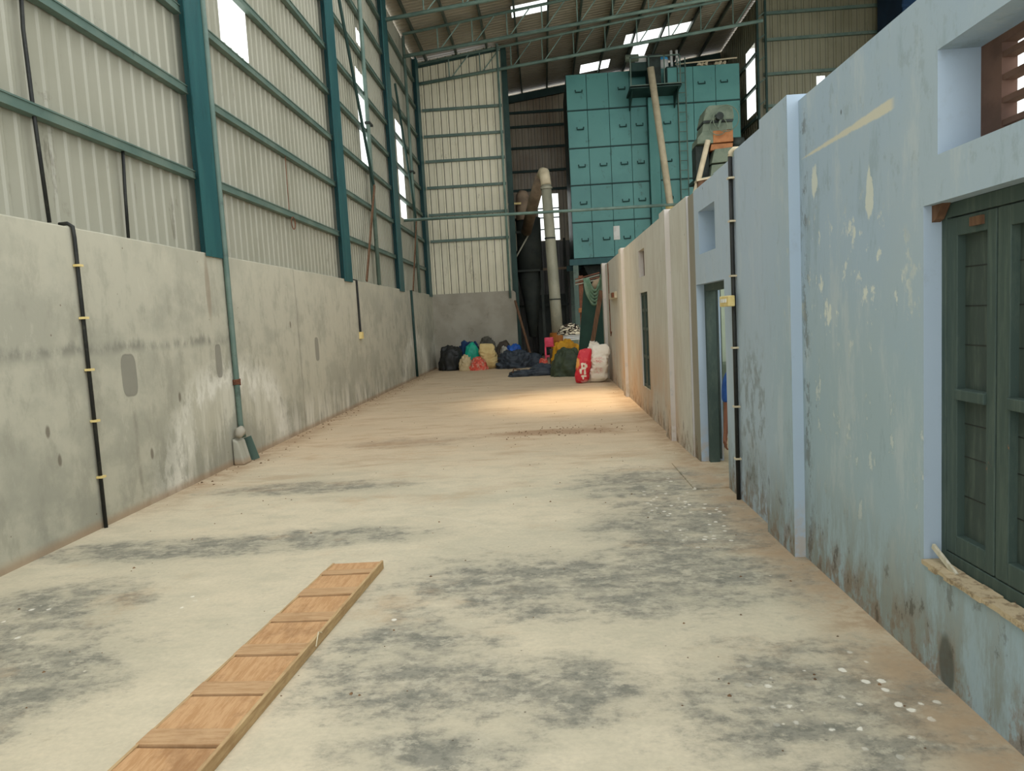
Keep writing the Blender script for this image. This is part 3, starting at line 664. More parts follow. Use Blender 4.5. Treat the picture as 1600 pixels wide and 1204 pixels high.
# door
D = root('door_1', (1.75, 7.1, 0), 'open green wooden door in the blue partition wall', 'door', None, 'structure')
obj('frame_post', box(B(), 1.70, 1.80, 7.62, 7.69, 0, 1.9), 'shutframe', D); obj('frame_post', box(B(), 1.70, 1.80, 6.53, 6.58, 0, 1.9), 'shutframe', D)
obj('frame_head', box(B(), 1.70, 1.80, 6.58, 7.62, 1.83, 1.9), 'shutframe', D)
lf = obj('door_leaf', beam(B(), (1.815, 7.66, .95), (2.03, 8.42, .95), .035, 1.82), 'shutter', D)
bm = B(); box(bm, 1.3, 1.86, 6.53, 7.69, -.02, .012); struct('trim_2', bm, 'floor', 'worn cement threshold of the open door', 'threshold')
# room behind the door
bm = B(); box(bm, 3.4, 3.5, 5.4, 12, 0, 2.8); struct('wall_room_side', bm, 'roomwall', 'pale green inner wall seen through the door', 'wall')
bm = B(); box(bm, 1.86, 3.5, 9.6, 9.7, 0, 2.8); struct('wall_room_end', bm, 'roomwall', 'pale green end wall of the room behind the door', 'wall')
for k in range(4):
    obj('storage_box', box(B(), 2.0, 2.6, 9.1, 9.55, .0+k*.24, .22+k*.24), ['white', 'machine', 'pvc', 'machine'][k], None, 'pale box stacked inside the room behind the door, %s of the stack' % ['bottom', 'second', 'third', 'top'][k], 'box', 'boxes stacked inside the room', bevel=.01)

# ------------------------------------------------------------------ wooden plank ramp on the floor
fl, fr_ = Vector((-1.53, 4.71)), Vector((-1.18, 4.72)); nl, nr = Vector((-1.715, 2.45)), Vector((-1.345, 2.43))
L0 = 4.715; tot = 3.1
def pt(s, u):   # s metres from the far end, u 0..1 across
    t = s/2.27; a = fl+(nl-fl)*t; b = fr_+(nr-fr_)*t; return a+(b-a)*u
T = root('plank_walkway', (-1.45, 3.2, 0), 'long battened wooden plank lying on the floor', 'plank')
def slab(bm, s0, s1, u0, u1, z0, z1):
    q = [pt(s0, u0), pt(s0, u1), pt(s1, u1), pt(s1, u0)]; prism(bm, [(p.x, p.y) for p in q], 'z', z0, z1)
bm = B(); slab(bm, 0, tot, .95, 1., .0, .058); obj('side_rail', bm, 'rail', T, bevel=.003)
bm = B(); slab(bm, 0, tot, .0, .04, .0, .055); obj('side_rail', bm, 'rail', T, bevel=.003)
s = 0
for k, e in enumerate((.24, .59, .96, 1.35, 1.73, 2.11, 2.5, 2.9, 3.1)):
    w_ = .12 if k else .09
    bm = B(); slab(bm, s+.004, e-w_-.002, .035, .955, .012, .050+.003*(k % 2)); obj('deck_board', bm, 'board', T, bevel=.002)
    bm = B(); slab(bm, e-w_, e-.012, .0, .965, .012, .057); obj('batten', bm, 'cleat', T, label='paler cross batten', bevel=.002)
    s = e
obj('wire_end', tube(B(), [tuple(pt(1.1, 1.0))+(.05,), tuple(pt(1.16, 1.02))+(.08,), tuple(pt(1.22, 1.04))+(.03,)], .003, 6), 'pvc', T)

# ------------------------------------------------------------------ the dryer
T = root('grain_dryer', (4.3, 28.7, 0), 'huge teal panelled grain dryer standing on legs behind the partition wall', 'grain dryer')
body = obj('body', box(B(), 1.22, 7.45, 27.05, 30.4, 3.73, 10.32), 'dryerdark', T)
cx = [1.22, 1.95, 2.74, 3.5, 4.10, 4.52, 5.21, 5.79, 6.59, 7.45]; rz = [3.73, 5.06, 6.40, 7.73, 9.07, 10.36]
for r in range(5):
    for c in range(9):
        if c == 4: continue
        p = obj('panel', box(B(), cx[c]+.008, cx[c+1]-.008, 27.0, 27.06, rz[r]+.025, rz[r+1]-.025), 'dryer', T, bevel=.006)
        if c in (0, 2, 3, 5, 7, 8) or (c == 1 and r in (0, 2)):
            hx = cx[c+1]-.28 if c < 5 else cx[c]+.3; hz = (rz[r]+rz[r+1])/2-.02
            obj('handle', tube(B(), [(hx-.12, 27.0, hz+.09), (hx-.12, 26.93, hz), (hx+.12, 26.93, hz), (hx+.12, 27.0, hz+.09)], .02, 8), 'dryerdark', p)
for z in rz[1:-1]: obj('seam_channel', box(B(), 1.2, 7.46, 26.97, 27.02, z-.02, z+.02), 'dryerdark', T)
obj('duct_channel', box(B(), 4.12, 4.48, 26.78, 27.05, 3.73, 9.3), 'dryer', T, bevel=.01)
obj('base_beam', box(B(), 1.05, 7.6, 26.9, 27.1, 3.50, 3.72), 'teal', T); obj('base_beam', box(B(), 1.05, 7.6, 30.2, 30.4, 3.50, 3.72), 'teal', T)
for x in (1.27, 3.3, 5.4, 7.3):
    for y in (27.0, 30.3):
        l = obj('leg', box(B(), x-.1, x+.1, y-.08, y+.08, 1.2, 3.5), 'girt', T)
        obj('pedestal', box(B(), x-.14, x+.14, y-.14, y+.14, 0, 1.2), 'concrete', T)
obj('sight_plate', box(B(), 2.72, 2.95, 26.96, 27.0, 4.35, 4.85), 'white', T, label='worn white paint patch')
for i, x in enumerate((2.6, 4.8, 6.8)):
    obj('hopper', prism(B(), [(x-1, 3.5), (x+1, 3.5), (x+.3, 2.0), (x-.3, 2.0)], 'y', 27.6, 29.8), 'machdark', T)
# top clutter
obj('top_rail', tube(B(), [(5.2, 27.1, 10.48), (7.4, 27.1, 10.56)], .025, 8), 'pvc', T)
# platform
T = root('service_platform', (4.25, 26.4, 9.4), 'railed steel service platform at the top front of the teal dryer', 'platform')
obj('deck', box(B(), 3.38, 5.15, 25.85, 26.96, 9.36, 9.44), 'darkteal', T)
for x in (3.42, 4.05, 4.58, 5.12): obj('post', box(B(), x-.02, x+.02, 25.86, 25.90, 9.44, 10.42), 'girt', T)
obj('rail', box(B(), 3.4, 5.14, 25.86, 25.9, 10.38, 10.42), 'girt', T); obj('kickplate', box(B(), 3.38, 5.15, 25.85, 25.87, 9.4, 9.48), 'girt', T)
obj('bracket', prism(B(), [(25.9, 9.36), (26.9, 9.36), (26.9, 8.9)], 'x', 3.45, 3.5), 'darkteal', T); obj('bracket', prism(B(), [(25.9, 9.36), (26.9, 9.36), (26.9, 8.9)], 'x', 5.05, 5.1), 'darkteal', T)
T = root('elevator_head', (3.85, 26.5, 9.44), 'green conveyor drive unit standing on the dryer platform', 'machine')
obj('housing', box(B(), 3.5, 4.5, 26.2, 26.85, 10.05, 10.35), 'darkteal', T, bevel=.02); obj('motor', tube(B(), [(3.3, 26.2, 10.5), (3.75, 26.2, 10.5)], .12, 14), 'machine', T)
obj('stand', box(B(), 4.05, 4.5, 26.1, 26.6, 9.44, 10.55), 'machdark', T); obj('cover', box(B(), 3.7, 4.05, 26.3, 26.7, 10.35, 10.6), 'white', T, bevel=.02)
T = root('control_cabinet', (4.85, 26.3, 9.44), 'dark green cabinet on the right of the dryer platform', 'cabinet')
obj('body', box(B(), 4.68, 5.08, 26.1, 26.6, 9.44, 10.1), 'darkteal', T, bevel=.01); obj('door', box(B(), 4.72, 5.04, 26.07, 26.1, 9.5, 10.04), 'dryer', T)
T = root('water_drum', (4.78, 27.4, 10.36), 'small white drum with a blue lid on top of the dryer', 'drum')
obj('drum_body', tube(B(), [(4.8, 27.4, 10.32), (4.8, 27.4, 10.72)], .2, 18), 'white', T, smooth=True)
MT['bluelid'] = paint('sky_blue_plastic', (70, 160, 210), (60, 150, 200), 5, .4)
obj('lid', tube(B(), [(4.8, 27.4, 10.72), (4.8, 27.4, 10.82)], .19, 18), 'bluelid', T, smooth=True)
for i, x in enumerate((5.15, 5.35)):
    obj('vent_pipe', tube(B(), [(x, 27.5, 10.3), (x-.02, 27.5, 11.1)], .045, 10), 'white', None, ['white upright pipe beside the blue lidded drum on the dryer', 'second white upright pipe, right of the first, on the dryer'][i], 'pipe', 'white pipes on top of the dryer', smooth=True)
bm = B()
for k in range(20):
    x = 6.0+random.random()*1.1; y = 27.2+random.random(); z = 10.40
    tube(bm, [(x, y, z), (x+.15*random.random(), y, z+.12)], [.09, .04], 7)
obj('rag_bundle', bm, 'pvc', None, 'pale rags lying on the right of the dryer top', 'rags')
# ladder
T = root('ladder', (5.33, 26.75, 3.7), 'steel rung ladder fixed to the front of the teal dryer', 'ladder')
for x in (5.2, 5.48): obj('stile', tube(B(), [(x, 26.8, 3.7), (x, 26.8, 10.6)], .022, 8), 'girt', T)
for k in range(20): obj('rung', tube(B(), [(5.2, 26.8, 3.95+k*.34), (5.48, 26.8, 3.95+k*.34)], .014, 8), 'girt', T)
# sloping pipes
T = root('discharge_pipe', (4.5, 25.9, 1), 'long cream pipe dropping from the dryer platform', 'pipe')
obj('pipe', tube(B(), [(4.08, 25.7, 9.98), (4.66, 26.0, 5.24), (4.9, 26.1, 3.2)], .12, 14), 'pvc', T, smooth=True)
obj('collar', tube(B(), [(4.645, 25.99, 5.36), (4.66, 26.0, 5.2)], .17, 14), 'yellow', T, smooth=True)
obj('lower_pipe', tube(B(), [(4.66, 26.0, 5.2), (4.72, 26.0, 4.2)], .10, 14), 'yellow', T, smooth=True)

# grain cleaner behind the wall
MY = 19.6
def P20(x, y): return (x-1120)/57.2+4.82, 1.65+((-.0546+.0)*0)+(474.-y-.0546*(x-1120)*-1*0)/57.2
T = root('grain_cleaner', (4.85, 20, 0), 'dusty green and orange grain cleaning machine rising behind the blue wall', 'machine')
def mp(poly): return [(4.42+(x-1095)/57., 6.92-(y-172)/57.) for x, y in poly]
obj('hood', prism(B(), mp([(1101, 174), (1106, 171), (1133, 171), (1140, 176), (1142, 190), (1140, 193), (1096, 193)]), 'y', 19.6, 20.4), 'machine', T, bevel=.02)
obj('upper_casing', prism(B(), mp([(1097, 196), (1140, 196), (1140, 207), (1094, 209)]), 'y', 19.65, 20.35), 'machine', T, bevel=.01)
obj('seam_band', prism(B(), mp([(1096, 193), (1141, 193), (1140, 196), (1096, 196)]), 'y', 19.6, 20.4), 'machdark', T)
obj('side_hood', prism(B(), mp([(1094, 209), (1110, 207), (1110, 226), (1086, 226), (1087, 217)]), 'y', 19.6, 20.3), 'machine', T, bevel=.01)
obj('orange_casing', prism(B(), mp([(1110, 208), (1140, 208), (1140, 225), (1110, 226)]), 'y', 19.62, 20.4), 'orange', T, bevel=.01)
obj('orange_tray', prism(B(), mp([(1108, 227), (1140, 227), (1139, 235), (1106, 236)]), 'y', 19.66, 20.35), 'orange', T)
obj('hopper', prism(B(), mp([(1111, 236), (1142, 234), (1152, 254), (1106, 256)]), 'y', 19.55, 20.4), 'machine', T, bevel=.01)
obj('lower_hopper', prism(B(), mp([(1107, 258), (1150, 256), (1150, 276), (1104, 276)]), 'y', 19.6, 20.4), 'machine', T, bevel=.01)
obj('dark_frame', prism(B(), mp([(1086, 227), (1106, 227), (1105, 272), (1086, 272)]), 'y', 19.8, 20.3), 'machdark', T)
obj('drive_motor', tube(B(), [(5.25, 19.9, 6.0), (5.55, 19.9, 6.0)], .13, 14), 'machdark', T, smooth=True)
obj('motor_shelf', box(B(), 5.2, 5.75, 19.7, 20.1, 5.82, 5.87), 'machdark', T)
for k, (x, y, r) in enumerate(((1117, 203, 13), (1128, 193, 19))):
    q = mp([(x, y)])[0]; R = r/57
    obj('pulley_guard', tube(B(), [(q[0]+R*math.cos(a*PI/12), 19.52-.04*k, q[1]+R*math.sin(a*PI/12)) for a in range(24)], .012, 6, True), 'machine', T)
obj('drive_arm', beam(B(), (*mp([(1116, 206)])[0][:1], 19.5, mp([(1116, 206)])[0][1]), (mp([(1122, 190)])[0][0], 19.5, mp([(1122, 190)])[0][1]), .06, .05), 'machine', T)
obj('knob', tube(B(), [(4.84, 19.45, 6.62), (4.84, 19.6, 6.62)], .1, 12), 'machdark', T)
for x in (4.32, 5.32):
    for y in (19.7, 20.3): obj('leg', box(B(), x-.04, x+.04, y-.04, y+.04, 0, 5.15), 'darkteal', T)
obj('stand_top', box(B(), 4.2, 5.45, 19.5, 20.5, 5.02, 5.1), 'darkteal', T)
T = root('discharge_pipe', (4.2, 19.6, 2.5), 'short cream pipe slanting down from the grain cleaner', 'pipe')
a, b = mp([(1101, 223)])[0], mp([(1080, 298)])[0]
obj('pipe', tube(B(), [(a[0], 19.5, a[1]), (b[0], 19.5, b[1]), (b[0]-.25, 19.5, b[1]-.9)], .07, 12), 'pvc', T, smooth=True)
T = root('pipe_bracket', (4.25, 19.4, 0), 'cream and brown shelf bracket just below the grain cleaner pipe', 'bracket')
q = mp([(1082, 284), (1100, 280), (1097, 296), (1082, 297)]); obj('block', prism(B(), q, 'y', 19.3, 19.6), 'wood', T)
q = mp([(1080, 281), (1110, 277), (1110, 280), (1080, 284)]); obj('top_strip', prism(B(), q, 'y', 19.25, 19.6), 'pvc', T)
obj('post', box(B(), 4.2, 4.28, 19.4, 19.48, 0, 4.75), 'wood', T)
T = root('storage_tank', (13.2, 25.6, 0), 'dark navy blue tank at the right behind the blue wall', 'tank')
obj('shell', box(B(), 12.1, 14.1, 24.8, 26.6, 0, 12.2), 'navy', T, bevel=.05)
for k in range(6): obj('rib', box(B(), 12.06, 14.12, 24.76, 24.8, 1+k*2, 1.1+k*2), 'navy', T)

# ------------------------------------------------------------------ ducts at the far end
T = root('dust_duct', (.42, 24, 0), 'tall grey vertical dust pipe with a curved top at the far end', 'pipe')
pts = [(.43, 24, .9), (.40, 24, 2.2), (.34, 24, 4.2), (.285, 24, 5.95), (.265, 24.05, 6.2), (.25, 24.18, 6.38), (.21, 24.4, 6.44), (.16, 24.65, 6.38)]
obj('riser', tube(B(), pts[:4], [.19, .185, .175, .165], 20), 'ductgrey', T, smooth=True)
obj('elbow', tube(B(), pts[3:], .17, 20), 'pvc', T, smooth=True, label='cream curved elbow')
obj('collar', tube(B(), [(.288, 24, 5.82), (.286, 24, 5.88)], .2, 20), 'ductgrey', T)
obj('collar', tube(B(), [(.33, 24, 4.2), (.33, 24, 4.25)], .185, 20), 'dark', T); obj('collar', tube(B(), [(.395, 24, 2.2), (.395, 24, 2.24)], .195, 20), 'dark', T)
obj('sloping_duct', tube(B(), [(.16, 24.62, 6.36), (-.1, 25.6, 5.85), (-.5, 27.4, 4.9)], .2, 16), 'ductbrown', T, smooth=True)
T = root('cyclone', (-.45, 28, 0), 'dark cyclone dust collector in the shadow left of the tall grey pipe', 'machine')
obj('cone', tube(B(), [(-.45, 28.3, .9), (-.45, 28.3, 2.2), (-.45, 28.3, 3.4)], [.15, .3, .5], 18), 'dark', T, smooth=True)
obj('drum', tube(B(), [(-.45, 28.3, 3.4), (-.45, 28.3, 5.5)], .5, 20), 'dark', T, smooth=True)
obj('outlet', tube(B(), [(-.62, 28, 5.4), (-.6, 28, 6.1), (-.58, 28, 6.35), (-.55, 28, 6.5)], [.26, .26, .25, .15], 16), 'ductbrown', T, smooth=True)
obj('platform_ring', box(B(), -1.1, -.05, 27.7, 28.8, 3.42, 3.5), 'dark', T)
obj('side_brace', beam(B(), (-.3, 27.7, 5.0), (-1.0, 27.7, 3.9), .05, .05), 'ductgrey', T)
obj('side_pipe', tube(B(), [(-.95, 27.5, 4.2), (-.95, 27.5, 5.3)], .07, 10), 'ductgrey', T)
obj('gallery_beam', box(B(), -1.2, -.3, 27.4, 27.5, 4.85, 4.93), 'dark', T)
obj('crossbar', box(B(), -1.15, -.65, 27.6, 27.66, 5.95, 6.02), 'yellow', T)
for x in (-1.0, 0.0): obj('leg', box(B(), x-.05, x+.05, 27.75, 27.85, 0, 3.45), 'dark', T)
T = root('steel_frame', (.9, 30, 0), 'dim steel framework standing in the dark bay behind the tall pipe', 'frame')
for x in (-.2, .45, 1.0): obj('post', box(B(), x-.05, x+.05, 30.4, 30.5, 0, 4.9), 'dark', T)
for z in (2.1, 3.6): obj('rail', box(B(), -1.2, 1.08, 30.35, 30.4, z, z+.1), 'ductbrown' if z > 3 else 'dark', T)
obj('bin_panel', box(B(), -.2, 1.0, 30.6, 30.7, .1, 2.6), 'dark', T)
T = root('floor_drum', (.42, 24, 0), 'orange brown drum at the foot of the tall grey pipe', 'drum')
obj('drum_body', tube(B(), [(.42, 23.9, 0), (.42, 23.9, .85)], .24, 22), 'drum', T, smooth=False); obj('drum_collar', tube(B(), [(.42, 23.9, .85), (.42, 23.9, 1.1), (.42, 23.9, 1.12)], [.27, .26, .22], 22), 'drum', T)
obj('leaning_pole', beam(B(), (-1.0, 25.7, 2.3), (-.45, 25.1, 0), .08, .04), 'wood', None, 'brown pole leaning on the right end of the low end wall', 'pole')

# green board, poles, hanging cloth at the partition wall's end
MT['greenboard'] = paint('bottle_green_board', (22, 52, 42), (28, 60, 48), 2, .6, dirt=(16, 30, 26))
q = [(.80, 0), (1.62, 0), (1.62, 2.42), (1.10, 2.42)]
obj('green_board', prism(B(), q, 'y', 19.3, 19.36), 'greenboard', None, 'tall bottle green board leaning past the end of the partition wall', 'board')
obj('leaning_pole', beam(B(), (1.0, 18.4, .0), (1.50, 18.55, 2.25), .11, .05, (0, 1, 0)), 'wood', None, 'brown timber leaning across the green board', 'pole')
T = root('rod_rack', (1.2, 20.2, 0), 'rusty rack of rods behind the hanging green cloth', 'rack')
obj('post', box(B(), 1.02, 1.14, 20.3, 20.4, 0, 2.75), 'rust', T)
for k in range(4): obj('rod', tube(B(), [(.92, 20.2, 2.5+.05*k), (1.6, 20.2, 2.62+.06*k)], .016, 6), 'rust' if k % 2 else 'ductgrey', T)
obj('clamp', box(B(), .98, 1.2, 20.2, 20.3, 1.72, 1.85), 'orange', T, bevel=.02)
MT['paleroll'] = paint('beige_cloth_roll', (160, 142, 116), (146, 128, 104), 6, .9)
obj('cloth_roll', tube(B(), [(1.30, 18.95, 2.25), (1.42, 18.92, 2.42), (1.66, 18.9, 2.52)], [.1, .14, .13], 14), 'paleroll', None, 'beige rolled cloth hung at the end of the partition wall', 'cloth roll', smooth=True)
MT['greencloth'] = paint('grey_green_cloth', (92, 122, 98), (120, 142, 120), 7, .9, dirt=(60, 84, 66))
T = root('hanging_cloth', (1.35, 18.85, 1.9), 'grey green cloth strip hanging in loops at the end of the partition wall', 'cloth')
for k in range(5):
    x0 = 1.08+.03*k; x1 = 1.6-.02*k; zb = 1.86+.09*k
    pts = [(x0+(x1-x0)*(i/14), 18.8-.015*k-(.17 if i == 14 else 0), 2.6+.06*math.sin(i/14*PI*.5)-(2.6-zb)*math.sin(PI*i/14)**.7) for i in range(15)]
    obj('loop', tube(B(), pts, [.02]+[.035+.008*math.sin(i*1.7+k) for i in range(13)]+[.02], 8), 'greencloth', T, smooth=True)

# ------------------------------------------------------------------ soft heaps
def heap_bm(cx, cy, sx, sy, h, seed, amp=.22, fs=3.0, rid=.75, z0=0, pz=.8, nu=72, nv=34, lean=0):
    bm = B(); off = Vector((seed*7.3, seed*3.1, seed*1.7)); rows = []
    for j in range(nv+1):
        ph = j/nv*PI/2; row = []
        for i in range(nu):
            th = 2*PI*i/nu; d = Vector((math.cos(th)*math.cos(ph), math.sin(th)*math.cos(ph), math.sin(ph)))
            q = d*fs+off; a = mnoise.noise(q*.45)*amp*1.2; r1 = (1-abs(mnoise.noise(q))*2.2)*rid*amp; r2 = (1-abs(mnoise.noise(q*2.3))*2.2)*rid*amp*.45
            R = 1+a+r1+r2
            e = .75
            x = sx*R*math.copysign(abs(d.x)**e, d.x); y = sy*R*math.copysign(abs(d.y)**e, d.y); z = h*max(0, d.z)**pz*R
            if j == 0: z = 0
            row.append(bm.verts.new((cx+x+lean*z, cy+y, z0+z)))
            if j == nv: break
        rows.append(row)
    for j in range(nv-1):
        for i in range(nu): bm.faces.new((rows[j][i], rows[j][(i+1) % nu], rows[j+1][(i+1) % nu], rows[j+1][i]))
    for i in range(nu): bm.faces.new((rows[nv-1][i], rows[nv-1][(i+1) % nu], rows[nv][0]))
    bm.faces.new(rows[0][::-1]); return bm
def cloth(name, c, c2, rough=.75, dirt=None): MT[name] = paint(name, c, c2, 5, rough, dirt=dirt, bump=.2, bscale=60)
cloth('black_tarp', (44, 46, 44), (34, 36, 36), .5); cloth('navy_cloth', (22, 48, 84), (30, 60, 96)); cloth('jade_plastic', (24, 164, 134), (20, 150, 122), .45)
cloth('cream_sack', (196, 180, 142), (178, 160, 122), .8, (140, 118, 84)); cloth('sand_sack', (206, 184, 128), (194, 168, 112), .8, (150, 120, 80))
cloth('marigold_plastic', (226, 166, 22), (206, 146, 16), .6); cloth('grey_tarp', (84, 82, 72), (70, 68, 60)); cloth('brown_sack', (72, 64, 54), (58, 52, 46))
cloth('royal_blue_tarp', (38, 92, 176), (28, 72, 150), .5); cloth('grey_white_cloth', (170, 168, 156), (120, 118, 110)); cloth('slate_tarp', (58, 66, 74), (44, 52, 60), .55)
cloth('olive_tarp', (64, 74, 54), (52, 62, 46), .6); cloth('mustard_tarp', (196, 144, 28), (170, 120, 22), .6, (120, 84, 18)); cloth('pink_plastic', (232, 84, 110), (210, 60, 84), .45)
m = Mat('flower_print_cloth', .8); m.local(); m.base(rgb(204, 84, 66)); n = m.noise(9, detail=5, rough=.6); m.mix(n.sm(.52, .58), rgb(196, 140, 118)); m.mix(n.sm(.42, .36), rgb(112, 72, 62)); m.done(); MT['print'] = m.m
m = Mat('zebra_print_cloth', .8); m.local(); m.base(rgb(226, 216, 188)); n = m.noise(5, (1, 1, 2.5), 2, .5); m.mix(((n*3).fract()-.5).abs().sm(.24, .16), rgb(44, 34, 28)); m.done(); MT['zebra'] = m.m
H = lambda name, bm, mat, label, cat: obj(name, bm, mat, None, label, cat, smooth=True)
H('tarpaulin', heap_bm(-3.3, 24.9, .40, .55, .78, 1, .16, 2.2), 'black_tarp', 'black tarpaulin bundle in the left corner by the end wall', 'tarpaulin')
H('cloth_bundle', heap_bm(-2.72, 25.5, .35, .2, .84, 2), 'navy_cloth', 'dark blue cloth on top of the left heap behind the jade bag', 'cloth')
H('plastic_bag', heap_bm(-2.55, 24.75, .27, .2, .84, 3, .10, 1.6), 'jade_plastic', 'jade green plastic bag in the left heap', 'bag')
H('crumpled_sack', heap_bm(-2.72, 24.1, .19, .2, .42, 4, .25, 3.2, .8), 'cream_sack', 'crumpled cream sack in front of the jade bag', 'sack')
H('cloth_bundle', heap_bm(-2.3, 24.1, .27, .22, .34, 5, .25, 3, .8, pz=1.15), 'print', 'red and pink patterned cloth at the front of the left heap', 'cloth')
H('tarpaulin', heap_bm(-2.1, 25.55, .40, .25, .84, 6, pz=1.15), 'grey_tarp', 'grey brown tarpaulin hump at the back of the left heap', 'tarpaulin')
H('sack', heap_bm(-1.5, 25.5, .30, .25, .82, 7, .12), 'brown_sack', 'dark brown sack at the back right of the left heap', 'sack')
H('cloth_bundle', heap_bm(-1.35, 24.2, .16, .15, .2, 9, .25, 3), 'marigold_plastic', 'small marigold yellow plastic beside the sand coloured sack', 'bag')
H('tarpaulin', heap_bm(-1.15, 24.85, .36, .25, .64, 10, .2, 2.5, pz=1.15), 'royal_blue_tarp', 'bright blue tarpaulin folded on the left heap', 'tarpaulin')
H('cloth_bundle', heap_bm(-1.42, 24.5, .14, .14, .55, 11, .3, 3), 'grey_white_cloth', 'greyish white rag between the sand coloured sack and the blue tarpaulin', 'cloth')
H('tarpaulin', heap_bm(-1.05, 24.2, .48, .3, .45, 12, .28, 4, 1.1, pz=1.15), 'slate_tarp', 'crumpled dark slate tarpaulin below the bright blue one', 'tarpaulin')
H('tarpaulin', heap_bm(-.55, 24.5, .42, .25, .42, 13, .15, 1.6, pz=1.15), 'slate_tarp', 'smooth grey blue tarpaulin tail at the right end of the left heap', 'tarpaulin')

def sack_bm(cx, cy, w, d, h, seed, tilt=0, pinch=.0, z0=0, wr=.06, nu=48, nv=40):
    bm = B(); rows = []; off = Vector((seed*5.1, seed*2.3, seed))
    for j in range(nv+1):
        t = j/nv; prof = (1-abs(2*t-1)**4)**.5*(.9+.1*math.sin(PI*t)); prof = max(prof, .02 if 0 < j < nv else 0)
        thin = 1-.55*max(0, t-.55)/.45; thin *= 1-.35*max(0, .12-t)/.12
        row = []
        for i in range(nu):
            a = 2*PI*i/nu; ca, sa = math.cos(a), math.sin(a); e = .55
            x = w/2*prof**.35*math.copysign(abs(ca)**e, ca) if prof > 0 else 0; y = d/2*prof*thin*math.copysign(abs(sa)**.8, sa)
            z = h*t
            q = Vector((x*5, y*5, z*6))+off
            dsp = 1+(mnoise.noise(q)*1.6+(1-abs(mnoise.noise(q*2))*2)*.9)*wr*3
            z2 = z+(.03*math.sin(a*2+seed)+.05*mnoise.noise(Vector((x*4, seed, 0))))*t
            row.append(bm.verts.new((cx+x*dsp*(1-pinch*t)+tilt*z, cy+y*dsp, z0+max(0, z2))))
            if prof == 0: break
        rows.append(row)
    for j in range(nv):
        A, Bv = rows[j], rows[j+1]
        if len(A) == 1 and len(Bv) == 1: continue
        for i in range(nu):
            k = (i+1) % nu
            if len(A) == 1: bm.faces.new((A[0], Bv[k], Bv[i]))
            elif len(Bv) == 1: bm.faces.new((A[i], A[k], Bv[0]))
            else: bm.faces.new((A[i], A[k], Bv[k], Bv[i]))
    return bm
H('sack', sack_bm(-1.92, 24.35, .52, .3, .84, 8, -.1, .0), 'sand_sack', 'upright sand coloured sack in the middle of the left heap', 'sack')
# right group
m = Mat('red_printed_sack', .45); m.local(); m.base(rgb(206, 44, 58)); n = m.noise(6, detail=5); m.mix(n.sm(.5, .62)*.5, rgb(224, 92, 84))
LX, LZ = m.x, m.z
wob = m.noise(14, detail=4)
def rect(x0, x1, z0, z1): return (((LX-(x0+x1)/2).abs()-(x1-x0)/2+(wob-.5)*.04).sm(.006, -.006))*(((LZ-(z0+z1)/2).abs()-(z1-z0)/2+(wob-.5)*.04).sm(.006, -.006))
msk = rect(-.06, .06, .34, .50)
for a in ((-.10, -.05, .24, .36), (.0, .05, .22, .33), (-.07, .06, .16, .20), (-.04, 0, .1, .2), (.04, .09, .38, .47)): msk = msk.max(rect(*a))
m.mix(msk, rgb(236, 226, 206)); m.mix(rect(-.02, .02, .40, .46), rgb(196, 60, 60)); m.mix(LZ.sm(.12, .02)*n.sm(.45, .55)*.8, rgb(232, 190, 186)); m.mix(m.blob(LX, LZ, -.16, .5, .07, .12, wob, .6), rgb(236, 168, 90)); m.done(); MT['redsack'] = m.m
m = Mat('white_woven_sack', .65); m.local(); m.base(rgb(232, 224, 208)); n = m.noise(5, detail=5); m.mix(n.sm(.5, .65)*.4, rgb(206, 190, 168)); w2 = m.noise(26, (1, 1, 3), 4)
m.mix(m.blob(m.x, m.z, -.05, .55, .14, .08, w2, .7)*w2.sm(.5, .54)*.7, rgb(214, 120, 108)); m.mix(m.blob(m.x, m.z, -.06, .3, .12, .09, w2, .7)*w2.sm(.5, .54)*.7, rgb(210, 120, 108)); m.done(); MT['whitesack'] = m.m
H('printed_sack', sack_bm(.83, 17.45, .34, .24, .82, 21, .17, .0, wr=.035), 'redsack', 'red printed sack standing at the front of the right heap', 'sack')
H('woven_sack', sack_bm(1.25, 17.5, .40, .34, .92, 22, .10, .0), 'whitesack', 'full white woven sack against the end of the partition wall', 'sack')
H('plastic_bag', heap_bm(1.2, 17.95, .2, .14, .95, 23, .15, 2.5), 'whitesack', 'white plastic bag behind the full white woven sack', 'bag')
H('tarpaulin', heap_bm(.62, 20.0, .42, .45, .72, 24, .14, 2.0, .9, pz=1.15), 'olive_tarp', 'dark olive green tarpaulin heap left of the red sack', 'tarpaulin')
H('tarpaulin', heap_bm(.62, 20.9, .48, .35, .84, 25, .15, 2.0, 1.0, pz=1.15), 'mustard_tarp', 'mustard yellow tarpaulin draped behind the olive green one', 'tarpaulin')
H('tarpaulin', heap_bm(-.05, 20.6, .42, .3, .32, 26, .22, 2.0, pz=1.15), 'slate_tarp', 'dark blue grey tarpaulin stretching left from the olive green heap', 'tarpaulin')
H('tarpaulin', heap_bm(-.68, 20.5, .40, .22, .14, 27, .25, 2.4), 'slate_tarp', 'flat end of dark tarpaulin nearest the middle of the aisle', 'tarpaulin')
obj('stick', tube(B(), [(-1.0, 20.4, .02), (-.93, 20.3, .24), (-.75, 20.3, .2)], .02, 8), 'wood', None, 'short brown stick beside the flat end of dark tarpaulin', 'stick')
T = root('foam_stack', (.72, 22.0, 0), 'stack of white foam sheets behind the mustard tarpaulin', 'foam sheets')
for k in range(3): obj('sheet', box(B(), .55, 1.07, 21.7, 22.1, .92+k*.055, .965+k*.055), 'white', T, bevel=.008)
obj('base_box', box(B(), .55, 1.0, 21.7, 22.1, 0, .92), 'machine', T)
